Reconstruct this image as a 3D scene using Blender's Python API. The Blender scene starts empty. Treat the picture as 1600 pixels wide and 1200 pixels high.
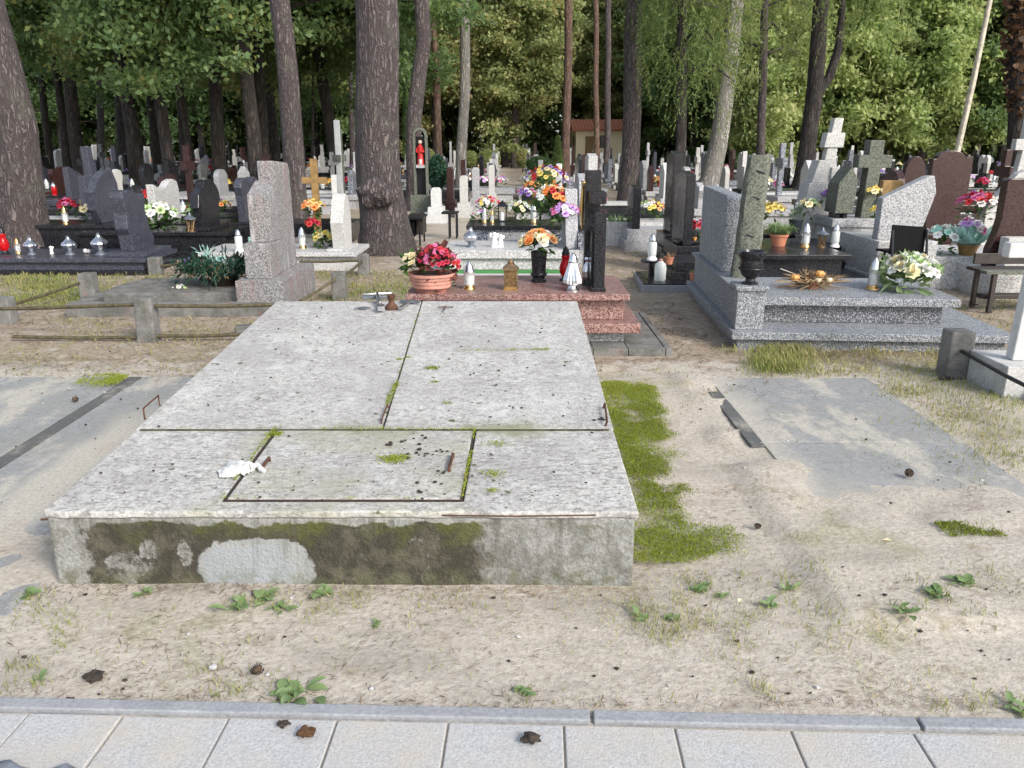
import bpy, math, random
import numpy as np
from mathutils import Vector, Matrix, noise as mnoise
R = math.radians
random.seed(7)
rng = np.random.default_rng(11)
scene = bpy.context.scene
col = scene.collection

# ---------------------------------------------------------------- survey: photo pixel (1600x1200) -> place
F, PITCH, EYE = 1260.0, math.atan(375/1260), 1.5
def ray(px, py):
    u, v = (px-800)/F, (600-py)/F
    return u, math.cos(PITCH)+v*math.sin(PITCH), -math.sin(PITCH)+v*math.cos(PITCH)
def G(px, py, z=0.0):                       # point on the level z
    d = ray(px, py); t = (z-EYE)/d[2]
    return Vector((d[0]*t, d[1]*t, z))
def D(px, py, Y):                           # point at the distance Y
    d = ray(px, py); t = Y/d[1]
    return Vector((d[0]*t, Y, EYE+d[2]*t))

# ---------------------------------------------------------------- materials
class NT:
    def __init__(s, name):
        s.m = bpy.data.materials.new(name); s.m.use_nodes = True
        s.t = s.m.node_tree; s.b = s.t.nodes['Principled BSDF']; s._p = None
    def n(s, typ, **kw):
        x = s.t.nodes.new(typ)
        for k, v in kw.items(): setattr(x, k, v)
        return x
    def link(s, a, b): s.t.links.new(a, b)
    def put(s, sock, v):
        if hasattr(v, 'is_linked') or hasattr(v, 'links'): s.link(v, sock)
        else: sock.default_value = v
    @property
    def pos(s):
        if s._p is None: s._p = s.n('ShaderNodeNewGeometry').outputs['Position']
        return s._p
    def mapped(s, scale=(1, 1, 1), src=None):
        x = s.n('ShaderNodeMapping'); s.link(src or s.pos, x.inputs['Vector']); x.inputs['Scale'].default_value = scale
        return x.outputs[0]
    def noise(s, scale, detail=3, rough=.55, vec=None, dist=0):
        x = s.n('ShaderNodeTexNoise'); s.link(vec or s.pos, x.inputs['Vector'])
        x.inputs['Scale'].default_value = scale; x.inputs['Detail'].default_value = detail
        x.inputs['Roughness'].default_value = rough; x.inputs['Distortion'].default_value = dist
        return x.outputs['Fac']
    def voro(s, scale, feature='F1', vec=None, out='Distance'):
        x = s.n('ShaderNodeTexVoronoi', feature=feature); s.link(vec or s.pos, x.inputs['Vector'])
        x.inputs['Scale'].default_value = scale
        return x.outputs[out]
    def ramp(s, fac, stops, mode='LINEAR'):
        x = s.n('ShaderNodeValToRGB'); x.color_ramp.interpolation = mode
        e = x.color_ramp.elements
        while len(e) < len(stops): e.new(.5)
        for q, (p, c) in zip(e, stops):
            q.position = p
            q.color = (c, c, c, 1) if isinstance(c, (int, float)) else (*c, 1)
        s.put(x.inputs[0], fac)
        return x.outputs[0]
    def sm(s, v, a, b):                     # smooth step a..b
        x = s.n('ShaderNodeMapRange', interpolation_type='SMOOTHSTEP')
        s.put(x.inputs['Value'], v); x.inputs['From Min'].default_value = a; x.inputs['From Max'].default_value = b
        return x.outputs[0]
    def mix(s, fac, a, b, mode='MIX'):
        x = s.n('ShaderNodeMix', data_type='RGBA', blend_type=mode)
        s.put(x.inputs[0], fac)
        for i, v in ((6, a), (7, b)):
            s.put(x.inputs[i], (*v, 1) if isinstance(v, tuple) and len(v) == 3 else v)
        return x.outputs[2]
    def math(s, op, a, b=0.0):
        x = s.n('ShaderNodeMath', operation=op); s.put(x.inputs[0], a); s.put(x.inputs[1], b)
        return x.outputs[0]
    def xyz(s):
        x = s.n('ShaderNodeSeparateXYZ'); s.link(s.pos, x.inputs[0]); return x.outputs
    def fin(s, color, rough=.7, metal=0, bump=None, bs=.3, bd=.01, spec=None):
        s.put(s.b.inputs['Base Color'], (*color, 1) if isinstance(color, tuple) else color)
        s.put(s.b.inputs['Roughness'], rough); s.b.inputs['Metallic'].default_value = metal
        if spec is not None: s.b.inputs['Specular IOR Level'].default_value = spec
        if bump is not None:
            x = s.n('ShaderNodeBump'); x.inputs['Strength'].default_value = bs; x.inputs['Distance'].default_value = bd
            s.put(x.inputs['Height'], bump); s.link(x.outputs[0], s.b.inputs['Normal'])
        return s.m
M = {}
def plain(name, c, rough=.6, metal=0, var=.25, scale=14, bs=.0, spec=None):
    k = NT(name); n = k.noise(scale, 4)
    d = tuple(v*(1-var) for v in c); l = tuple(min(1, v*(1+var*.6)) for v in c)
    M[name] = k.fin(k.ramp(n, [(.3, d), (.7, l)]), rough, metal, n if bs else None, bs, .01, spec)
def granite(name, a, b, c, scale, rough=.2, w=(.38, .5, .62), coarse=1.0, dirty=.3, st=(1, 1, 1)):
    k = NT(name); vec = k.mapped(st); n = k.noise(scale, 2, .7, vec); v = k.voro(scale*1.3, 'F1', vec, 'Color')
    sp = k.n('ShaderNodeSeparateColor'); k.link(v, sp.inputs[0])
    f = k.math('ADD', k.math('MULTIPLY', n, .6), k.math('MULTIPLY', sp.outputs[0], .4*coarse))
    base = k.ramp(f, [(w[0], a), (w[1], b), (w[2], c)])
    dirt = k.sm(k.noise(1.7, 5, .65), .5, .75)
    if dirty < .1: k.b.inputs['Specular IOR Level'].default_value = .32
    base = k.mix(k.math('MULTIPLY', dirt, dirty), base, (.12, .11, .09))
    M[name] = k.fin(base, k.ramp(k.noise(6, 4), [(.3, rough), (.75, min(1, rough+.22))]), 0, f, .05, .003)
def build_materials():
    granite('pink_granite', (.085, .036, .03), (.25, .125, .108), (.36, .235, .21), 100, .3)
    granite('black_granite', (.006, .006, .008), (.010, .010, .012), (.026, .026, .032), 110, .14, dirty=.02)
    granite('purple_granite', (.026, .028, .040), (.044, .047, .064), (.075, .079, .10), 75, .22, dirty=.04)
    granite('blue_granite', (.03, .033, .045), (.10, .11, .14), (.32, .34, .38), 60, .2)
    granite('light_granite', (.22, .22, .22), (.42, .42, .41), (.60, .59, .57), 95, .4)
    granite('grey_granite', (.16, .16, .17), (.29, .29, .30), (.46, .46, .46), 90, .45)
    granite('terrazzo', (.075, .085, .10), (.145, .16, .182), (.42, .425, .425), 140, .55, (.40, .54, .64))
    granite('dark_terrazzo', (.03, .034, .046), (.062, .07, .09), (.36, .36, .37), 130, .45, (.44, .57, .66))
    granite('brown_granite', (.016, .006, .006), (.03, .011, .011), (.06, .03, .028), 90, .22, dirty=.04)
    granite('pale_stone', (.33, .325, .305), (.42, .415, .395), (.5, .495, .475), 70, .8)
    granite('green_stone', (.06, .066, .05), (.095, .103, .08), (.15, .16, .13), 75, .85)
    # old terrazzo stele, streaked with reddish stains that run down
    k = NT('stained_terrazzo'); n = k.noise(110, 2, .7); v = k.voro(130, out='Color')
    sp = k.n('ShaderNodeSeparateColor'); k.link(v, sp.inputs[0])
    f = k.math('ADD', k.math('MULTIPLY', n, .6), k.math('MULTIPLY', sp.outputs[0], .4))
    b = k.ramp(f, [(.36, (.085, .082, .082)), (.5, (.175, .171, .170)), (.62, (.30, .295, .292))])
    st = k.sm(k.noise(7, 4, .6, k.mapped((1, 1, .12))), .48, .66)
    b = k.mix(k.math('MULTIPLY', st, .28), b, (.22, .10, .085))
    wh = k.sm(k.noise(9, 5, .6, k.mapped((1, 1.3, .15))), .56, .66)
    b = k.mix(k.math('MULTIPLY', wh, .5), b, (.46, .44, .44))
    M['stained_terrazzo'] = k.fin(b, .8, 0, f, .25, .006)
    # pale speckled lid of the big tomb
    k = NT('tomb_lid'); P = k.xyz()
    n = k.noise(95, 3, .75); v = k.voro(60, out='Distance'); big = k.noise(2.2, 5, .6)
    b = k.ramp(k.math('ADD', k.math('MULTIPLY', n, .5), k.math('MULTIPLY', k.noise(33, 5, .75), .5)), [(.33, (.135, .13, .122)), (.47, (.33, .32, .30)), (.59, (.51, .50, .473))])
    b = k.mix(k.math('MULTIPLY', k.sm(big, .40, .66), .5), b, (.25, .238, .23))
    b = k.mix(k.math('MULTIPLY', k.sm(k.noise(7, 6, .7), .52, .68), .45), b, (.56, .555, .54))
    vstr = k.noise(42, 3, .65, k.mapped((.6, 1.5, 1)))
    pit = k.math('MULTIPLY', k.sm(vstr, .54, .62), k.sm(k.math('ADD', k.noise(3, 4), k.math('MULTIPLY', k.sm(P[1], TOMB_SEAM+.3, TOMB_SEAM-.4), .2)), .4, .65))
    b = k.mix(k.math('MULTIPLY', pit, .5), b, (.12, .112, .10))
    ys = k.math('ABSOLUTE', k.math('SUBTRACT', P[1], TOMB_SEAM))
    wob = k.math('ADD', ys, k.math('MULTIPLY', k.math('SUBTRACT', k.noise(5, 4), .5), .35))
    xm = k.math('MULTIPLY', k.sm(P[0], -1.15, -.7), k.sm(P[0], .42, -.05))
    gm = k.math('MULTIPLY', k.math('MULTIPLY', k.sm(wob, .12, -.04), xm), .8)
    b = k.mix(gm, b, (.16, .165, .075))
    hat = k.math('MULTIPLY', k.math('MULTIPLY', k.sm(P[1], TOMB_SEAM+.02, TOMB_SEAM-.1), k.math('MULTIPLY', k.sm(P[0], -1.18, -1.05), k.sm(P[0], -.12, -.2))), k.sm(k.noise(4.5, 4), .3, .7))
    b = k.mix(k.math('MULTIPLY', hat, .55), b, (.30, .29, .19))
    sp1 = k.math('MULTIPLY', k.sm(k.noise(19, 2, .5), .70, .735), .9)
    b = k.mix(sp1, b, (.07, .075, .025))
    M['tomb_lid'] = k.fin(b, .85, 0, k.math('SUBTRACT', n, k.math('MULTIPLY', pit, 1.2)), .45, .006)
    # mossy old front of the tomb
    k = NT('tomb_base'); P = k.xyz(); n = k.noise(14, 6, .65); fine = k.noise(80, 3, .7)
    conc = k.ramp(fine, [(.3, (.17, .17, .155)), (.7, (.31, .31, .295))])
    conc = k.mix(k.math('MULTIPLY', k.sm(n, .42, .66), .7), conc, (.115, .108, .085))
    wx = k.math('ADD', P[0], k.math('MULTIPLY', k.math('SUBTRACT', k.noise(9, 8, .68), .5), .42))
    wz = k.math('ADD', P[2], k.math('MULTIPLY', k.math('SUBTRACT', k.noise(10, 8, .65), .5), .10))
    dark = k.mix(k.sm(k.noise(13, 8, .7), .42, .62), (.034, .031, .02), (.085, .076, .054))
    dark = k.mix(k.math('MULTIPLY', k.sm(k.noise(26, 5, .7, k.mapped((1, 1, .5))), .60, .70), .6), dark, (.19, .18, .15))
    dark = k.mix(k.math('MULTIPLY', k.sm(k.math('ADD', k.noise(6, 8, .65), k.math('MULTIPLY', P[2], 1.1)), .66, .86), .75), dark, (.075, .085, .014))
    m = k.math('MULTIPLY', k.sm(wx, -1.50, -1.46), k.sm(wx, -.03, -.14))      # dark band between the pale ends
    m = k.math('MAXIMUM', m, k.math('MULTIPLY', k.sm(wx, -.14, -.02), k.math('MULTIPLY', k.sm(k.noise(6, 5), .42, .62), .55)))
    def ell(cx, cz, rx, rz, soft=.25):
        a = k.math('POWER', k.math('ABSOLUTE', k.math('DIVIDE', k.math('SUBTRACT', k.math('ADD', P[0], k.math('MULTIPLY', k.math('SUBTRACT', k.noise(8, 8, .7), .5), .17)), cx), rx)), 2.6)
        c = k.math('POWER', k.math('ABSOLUTE', k.math('DIVIDE', k.math('SUBTRACT', k.math('ADD', P[2], k.math('MULTIPLY', k.math('SUBTRACT', k.noise(9, 8, .7), .5), .13)), cz), rz)), 2.6)
        return k.sm(k.math('ADD', a, c), 1.12, .95-soft*.1)
    patch = ell(-.90, .05, .20, .12)
    p2 = k.math('MAXIMUM', k.math('MAXIMUM', ell(-1.37, .06, .085, .06), ell(-1.145, .12, .028, .05)), ell(-1.27, .13, .03, .04))
    m = k.math('MULTIPLY', m, k.math('SUBTRACT', 1.0, k.math('MAXIMUM', patch, k.math('MULTIPLY', p2, k.sm(k.noise(18, 5, .7), .35, .6)))))
    m = k.math('MULTIPLY', m, k.sm(wz, .238, .226))
    b = k.mix(k.math('MULTIPLY', patch, .8), conc, k.ramp(k.noise(6, 5), [(.3, (.21, .215, .205)), (.7, (.31, .32, .32))]))
    b = k.mix(m, b, dark)
    core = ell(-.93, .055, .15, .085)
    b = k.mix(k.math('MULTIPLY', core, .45), b, (.27, .30, .33))
    rim = k.math('MULTIPLY', k.math('MULTIPLY', ell(-.90, .05, .225, .145), k.math('SUBTRACT', 1.0, patch)), .55)
    b = k.mix(rim, b, (.04, .035, .025))
    drip = k.math('MULTIPLY', k.sm(k.noise(22, 4, .6, k.mapped((1, 1, .08))), .52, .68), k.sm(wz, -.02, .2))
    b = k.mix(k.math('MULTIPLY', drip, .5), b, (.06, .054, .04))
    spk = k.sm(k.noise(48, 4, .75), .60, .70)
    b = k.mix(k.math('MULTIPLY', spk, .4), b, (.05, .047, .035))
    low = k.math('MULTIPLY', k.sm(wz, .07, .0), k.sm(n, .4, .6))
    b = k.mix(k.math('MULTIPLY', low, .6), b, (.10, .105, .05))
    M['tomb_base'] = k.fin(b, .92, 0, k.math('ADD', k.math('ADD', fine, k.math('MULTIPLY', patch, 1.5)), k.math('MULTIPLY', m, k.noise(40, 5, .7))), .7, .010)
    # plain old concretes
    for nm, a, c in (('old_concrete', (.065, .063, .058), (.20, .195, .183)), ('pale_concrete', (.30, .30, .285), (.52, .515, .5)), ('kerb_concrete', (.21, .218, .232), (.29, .298, .312))):
        k = NT(nm); f = k.noise(75, 3, .75); n = k.noise(6, 5, .65)
        b = k.mix(k.sm(n, .3, .7), a, c)
        b = k.mix(.35, b, k.ramp(f, [(.35, tuple(x*.55 for x in a)), (.65, tuple(x*1.15 for x in c))]))
        if nm == 'old_concrete':
            b = k.mix(k.math('MULTIPLY', k.sm(k.noise(11, 4), .55, .7), .6), b, (.075, .085, .045))
            b = k.mix(k.math('MULTIPLY', k.sm(k.noise(8, 4, .6, k.mapped((1, 1, .5))), .6, .7), .5), b, (.26, .11, .075))
        M[nm] = k.fin(b, .9, 0, f, .35, .006)
    k = NT('paver'); f = k.noise(150, 2, .8); v = k.voro(110)
    b = k.ramp(f, [(.32, (.28, .28, .28)), (.5, (.365, .365, .362)), (.68, (.45, .45, .445))])
    b = k.mix(k.math('MULTIPLY', k.sm(k.noise(3, 5), .40, .68), .6), b, (.42, .365, .29))
    M['paver'] = k.fin(b, .9, 0, f, .5, .004)
    # sandy ground: sand, needle litter, thin grass
    k = NT('ground_soil'); P = k.xyz(); n1 = k.noise(1.1, 6, .6); n2 = k.noise(5.5, 5, .65); n3 = k.noise(48, 4, .75); n4 = k.noise(26, 4, .75, k.mapped((.8, 1.2, 1)))
    sand = k.ramp(n3, [(.25, (.275, .238, .192)), (.5, (.40, .358, .30)), (.75, (.51, .468, .402))])
    sand = k.mix(k.math('MULTIPLY', k.sm(k.noise(3.2, 5, .6, k.mapped((.4, 1, 1))), .47, .7), .6), sand, (.235, .215, .18))
    lit = k.ramp(n4, [(.3, (.14, .10, .068)), (.52, (.26, .20, .14)), (.7, (.39, .325, .24))])
    far = k.sm(P[1], 5.1, 5.9)
    lm = k.sm(k.math('ADD', n2, k.math('MULTIPLY', far, .26)), .55, .76)
    pathx = k.sm(k.math('ABSOLUTE', k.math('SUBTRACT', P[0], k.math('ADD', -.95, k.math('MULTIPLY', k.math('SUBTRACT', n1, .5), 1.2)))), .95, .3)
    lm = k.math('MULTIPLY', lm, k.math('SUBTRACT', 1.0, k.math('MULTIPLY', k.math('MULTIPLY', pathx, k.sm(P[1], 9.5, 11)), .75)))
    b = k.mix(k.math('MULTIPLY', lm, .85), sand, lit)
    gm = k.math('MULTIPLY', k.sm(k.math('ADD', n1, k.math('MULTIPLY', n2, .5)), .76, 1.0), .5)
    b = k.mix(gm, b, k.ramp(n3, [(.3, (.12, .125, .045)), (.7, (.28, .275, .13))]))
    dk = k.sm(k.noise(42, 3, .75, k.mapped((.8, 1.3, 1))), .57, .70)
    b = k.mix(k.math('MULTIPLY', dk, .5), b, (.10, .078, .055))
    M['ground_soil'] = k.fin(b, .95, 0, k.math('ADD', n3, k.math('MULTIPLY', n4, .8)), .55, .012)
    # flush slabs with drifted sand
    for nm, sc in (('flush_slab', 1.0), ('flush_slab_dark', .38)):
        k = NT(nm); P = k.xyz(); f = k.noise(110, 3, .75)
        b = k.ramp(k.math('ADD', k.math('MULTIPLY', f, .6), k.math('MULTIPLY', k.noise(24, 5, .7), .4)), [(.34, (.13*sc, .135*sc, .135*sc)), (.64, (.30*sc, .305*sc, .30*sc))])
        b = k.mix(k.math('MULTIPLY', k.sm(k.noise(2.4, 5), .4, .7), .5), b, (.23*sc, .225*sc, .19*sc))
        dr = k.sm(k.math('ADD', k.noise(1.9, 6, .68, k.mapped((1.5, .7, 1))), k.math('MULTIPLY', k.noise(21, 4, .7), .16)), .57, .72)
        stripe = k.math('MULTIPLY', k.sm(k.math('ABSOLUTE', k.math('SUBTRACT', k.math('ADD', P[0], k.math('MULTIPLY', n_w(k), .3)), -2.12)), .2, .05), k.sm(P[1], 4.8, 4.0))
        rgt = k.math('MULTIPLY', k.sm(P[0], 1.0, 1.2), k.sm(P[1], 3.7, 2.9))
        dr = k.math('MAXIMUM', k.math('MULTIPLY', dr, .85), k.math('MAXIMUM', k.math('MULTIPLY', stripe, .95), k.math('MULTIPLY', rgt, k.sm(k.noise(9, 5, .7), .25, .55))))
        edge = k.math('MULTIPLY', k.sm(P[0], 1.2, 1.21), k.math('MAXIMUM', k.sm(k.math('ADD', P[0], k.math('MULTIPLY', n_w(k), .9)), 1.60, 1.30), k.sm(k.math('ADD', P[1], k.math('MULTIPLY', n_w(k), 1.2)), 3.55, 3.0)))
        if sc == 1: dr = k.math('MAXIMUM', dr, k.math('MULTIPLY', edge, .8))
        if sc < 1: dr = k.math('MULTIPLY', dr, .6)
        b = k.mix(dr, b, k.ramp(k.noise(60, 3, .7), [(.3, (.31, .285, .235)), (.7, (.48, .45, .385))]))
        M[nm] = k.fin(b, .92, 0, k.math('ADD', f, dr), .35, .006)
    # bark
    for nm, cr, pl, pl2, sc in (('pine_bark', (.040, .031, .032), (.085, .067, .067), (.185, .15, .145), 22), ('red_bark', (.07, .042, .032), (.17, .10, .07), (.28, .175, .125), 18),
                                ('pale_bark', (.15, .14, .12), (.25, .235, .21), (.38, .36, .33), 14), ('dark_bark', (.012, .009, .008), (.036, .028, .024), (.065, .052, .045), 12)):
        k = NT(nm); w = k.mapped((1, 1, .2)); ds = k.noise(9, 3)
        vv = k.n('ShaderNodeVectorMath', operation='ADD'); k.link(w, vv.inputs[0])
        cc = k.n('ShaderNodeCombineXYZ'); [k.link(k.math('MULTIPLY', k.math('SUBTRACT', ds, .5), .09), cc.inputs[i]) for i in range(3)]
        k.link(cc.outputs[0], vv.inputs[1])
        e = k.voro(sc, 'DISTANCE_TO_EDGE', vv.outputs[0]); fr = k.noise(45, 4, .7, w); e = k.math('MINIMUM', e, k.math('MULTIPLY', k.voro(sc*.47, 'DISTANCE_TO_EDGE', vv.outputs[0]), 1.1)); e = k.math('ADD', e, k.math('MULTIPLY', k.math('SUBTRACT', k.noise(12, 3, .6, w), .5), .12))
        e2 = k.sm(k.math('ADD', e, k.math('MULTIPLY', k.math('SUBTRACT', fr, .5), .22)), -.03, .24)
        b = k.mix(e2, cr, k.ramp(fr, [(.3, pl), (.7, pl2)]))
        lich = k.math('MULTIPLY', k.sm(k.noise(3, 4), .5, .7), .3 if nm != 'dark_bark' else .1)
        b = k.mix(lich, b, (.13, .135, .10))
        M[nm] = k.fin(b, .95, 0, k.math('ADD', e2, k.math('MULTIPLY', fr, .5)), .9, .03)
    # leaves
    def leaf(nm, cols, trans=.35, rough=.55):
        k = NT(nm); g = k.n('ShaderNodeNewGeometry'); o = k.n('ShaderNodeObjectInfo')
        r = k.math('FRACT', k.math('ADD', g.outputs['Random Per Island'], k.math('MULTIPLY', o.outputs['Random'], .35)))
        r = k.math('MULTIPLY', k.math('ADD', k.math('MULTIPLY', g.outputs['Random Per Island'], .55), k.math('MULTIPLY', k.sm(k.noise(.55, 3), .3, .7), .45)), 1.0)
        r = k.math('ADD', r, k.math('MULTIPLY', k.math('SUBTRACT', o.outputs['Random'], .5), .3))
        c = k.ramp(r, [(i/(len(cols)-1), q) for i, q in enumerate(cols)])
        k.fin(c, rough, spec=.3)
        tr = k.n('ShaderNodeBsdfTranslucent'); k.link(k.mix(.5, c, (.20, .24, .03), 'ADD') if trans > .4 else c, tr.inputs[0])
        mx = k.n('ShaderNodeMixShader'); mx.inputs[0].default_value = trans
        k.link(k.b.outputs[0], mx.inputs[1]); k.link(tr.outputs[0], mx.inputs[2])
        k.link(mx.outputs[0], k.t.nodes['Material Output'].inputs[0]); M[nm] = k.m
    leaf('oak_leaf', [(.07, .12, .055), (.115, .19, .08), (.17, .25, .10), (.32, .29, .09)], .5)
    leaf('gold_leaf', [(.17, .225, .10), (.26, .31, .13), (.38, .38, .17), (.45, .33, .16)], .5)
    leaf('bright_leaf', [(.16, .235, .09), (.26, .345, .13), (.37, .43, .18), (.46, .45, .23)], .5)
    leaf('dark_leaf', [(.05, .095, .045), (.085, .15, .065), (.135, .21, .085), (.22, .25, .09)], .5)
    leaf('larch_needle', [(.06, .10, .035), (.10, .155, .05), (.15, .20, .065), (.22, .23, .08)], .42)
    leaf('pine_needle', [(.022, .045, .025), (.04, .075, .038), (.06, .10, .045)])
    leaf('ivy_leaf', [(.05, .03, .02), (.10, .055, .03), (.15, .08, .04), (.06, .08, .02)])
    leaf('grass_blade', [(.12, .16, .035), (.19, .24, .055), (.30, .29, .10), (.45, .38, .21)], .35)
    leaf('moss_tuft', [(.13, .10, .035), (.17, .22, .02), (.27, .32, .04), (.38, .37, .09)], .35, .9)
    leaf('weed_leaf', [(.13, .20, .075), (.20, .29, .12), (.30, .39, .20)], .3)
    leaf('litter', [(.035, .022, .014), (.09, .055, .032), (.20, .13, .075), (.38, .30, .19)], .05, .8)
    leaf('straw', [(.13, .08, .04), (.24, .16, .085), (.36, .26, .15)], .05, .8)
    leaf('flower_leaf', [(.02, .055, .012), (.045, .10, .022), (.09, .16, .04)], .2)
    leaf('wreath_needle', [(.008, .028, .018), (.018, .055, .035), (.03, .085, .05), (.06, .07, .03)], .1)
    leaf('begonia_leaf', [(.07, .02, .018), (.12, .035, .025), (.06, .07, .02)], .15)
    FC = dict(red=(.58, .05, .055), crimson=(.50, .035, .075), pink=(.75, .22, .42), white=(.82, .82, .76), yellow=(.84, .68, .20), orange=(.82, .33, .10),
              purple=(.34, .20, .55), lilac=(.66, .42, .74), peach=(.85, .48, .22), cream=(.84, .74, .48), pale_green=(.50, .64, .34), blue_green=(.45, .70, .62))
    for nm, c in FC.items():
        leaf('petal_'+nm, [tuple(v*.55 for v in c), c, tuple(min(.9, v*1.15+.02) for v in c)], .25, .5)
    plain('terracotta', (.44, .17, .10), .75, bs=.15); plain('pink_terracotta', (.50, .235, .18), .6, bs=.1)
    plain('silver', (.62, .62, .64), .28, 1); plain('gold', (.55, .36, .14), .32, 1); plain('brass', (.30, .20, .11), .38, .9, .5, 40)
    plain('black_plastic', (.004, .004, .005), .7, spec=.1); plain('rust', (.10, .045, .025), .8, .3, .5, 30, .3); plain('joint_dirt', (.07, .066, .038), .95, var=.6, scale=18); plain('rust_dark', (.035, .022, .015), .9, var=.5, scale=40); plain('iron', (.10, .085, .045), .7, .3, .5, 25, .3)
    plain('white_plastic', (.78, .78, .76), .4, var=.05); plain('grey_metal', (.16, .18, .21), .5, .6)
    plain('dark_wood', (.025, .017, .014), .55, var=.5, scale=20); plain('brown_wood', (.25, .15, .05), .65, var=.4, scale=12)
    plain('black_metal', (.008, .009, .011), .4, 0, spec=.4); plain('white_paint', (.5, .5, .485), .6, var=.15); plain('red_paint', (.45, .02, .02), .5)
    plain('turf_green', (.05, .20, .05), .9, var=.4, scale=60); plain('stucco', (.85, .74, .50), .9, var=.06, scale=8); plain('weathered_pole', (.42, .38, .30), .8, var=.35, scale=6)
    plain('skin_stone', (.55, .42, .32), .7); plain('cobble', (.17, .185, .21), .85, var=.35, scale=30, bs=.4); plain('dark_clod', (.035, .026, .02), .95, var=.5, scale=60, bs=.6)
    plain('pumpkin', (.62, .30, .08), .55); plain('pinecone', (.10, .065, .04), .8, var=.6, scale=50); plain('dark_glass', (.03, .035, .04), .08); plain('lime_plastic', (.25, .55, .12), .5)
    k = NT('roof_tile'); w = k.n('ShaderNodeTexWave', wave_type='BANDS', bands_direction='X'); k.link(k.pos, w.inputs['Vector']); w.inputs['Scale'].default_value = 1.4
    b = k.mix(w.outputs['Fac'], (.33, .10, .055), (.50, .19, .11)); M['roof_tile'] = k.fin(k.mix(k.math('MULTIPLY', k.noise(5, 4), .4), b, (.25, .12, .08)), .8, 0, w.outputs['Fac'], .6, .05)
    def glass(nm, c, rough=.08, tr=.75):
        k = NT(nm); k.fin(c, rough); k.b.inputs['Transmission Weight'].default_value = tr; k.b.inputs['IOR'].default_value = 1.3; M[nm] = k.m
    glass('clear_glass', (.88, .9, .9), .1, .8); glass('red_glass', (.6, .01, .015), .1, .5); glass('milk_plastic', (.84, .87, .84), .3, .45); glass('silver_glass', (.75, .76, .8), .15, .35)
def n_w(k): return k.math('SUBTRACT', k.noise(1.4, 4), .5)

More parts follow.
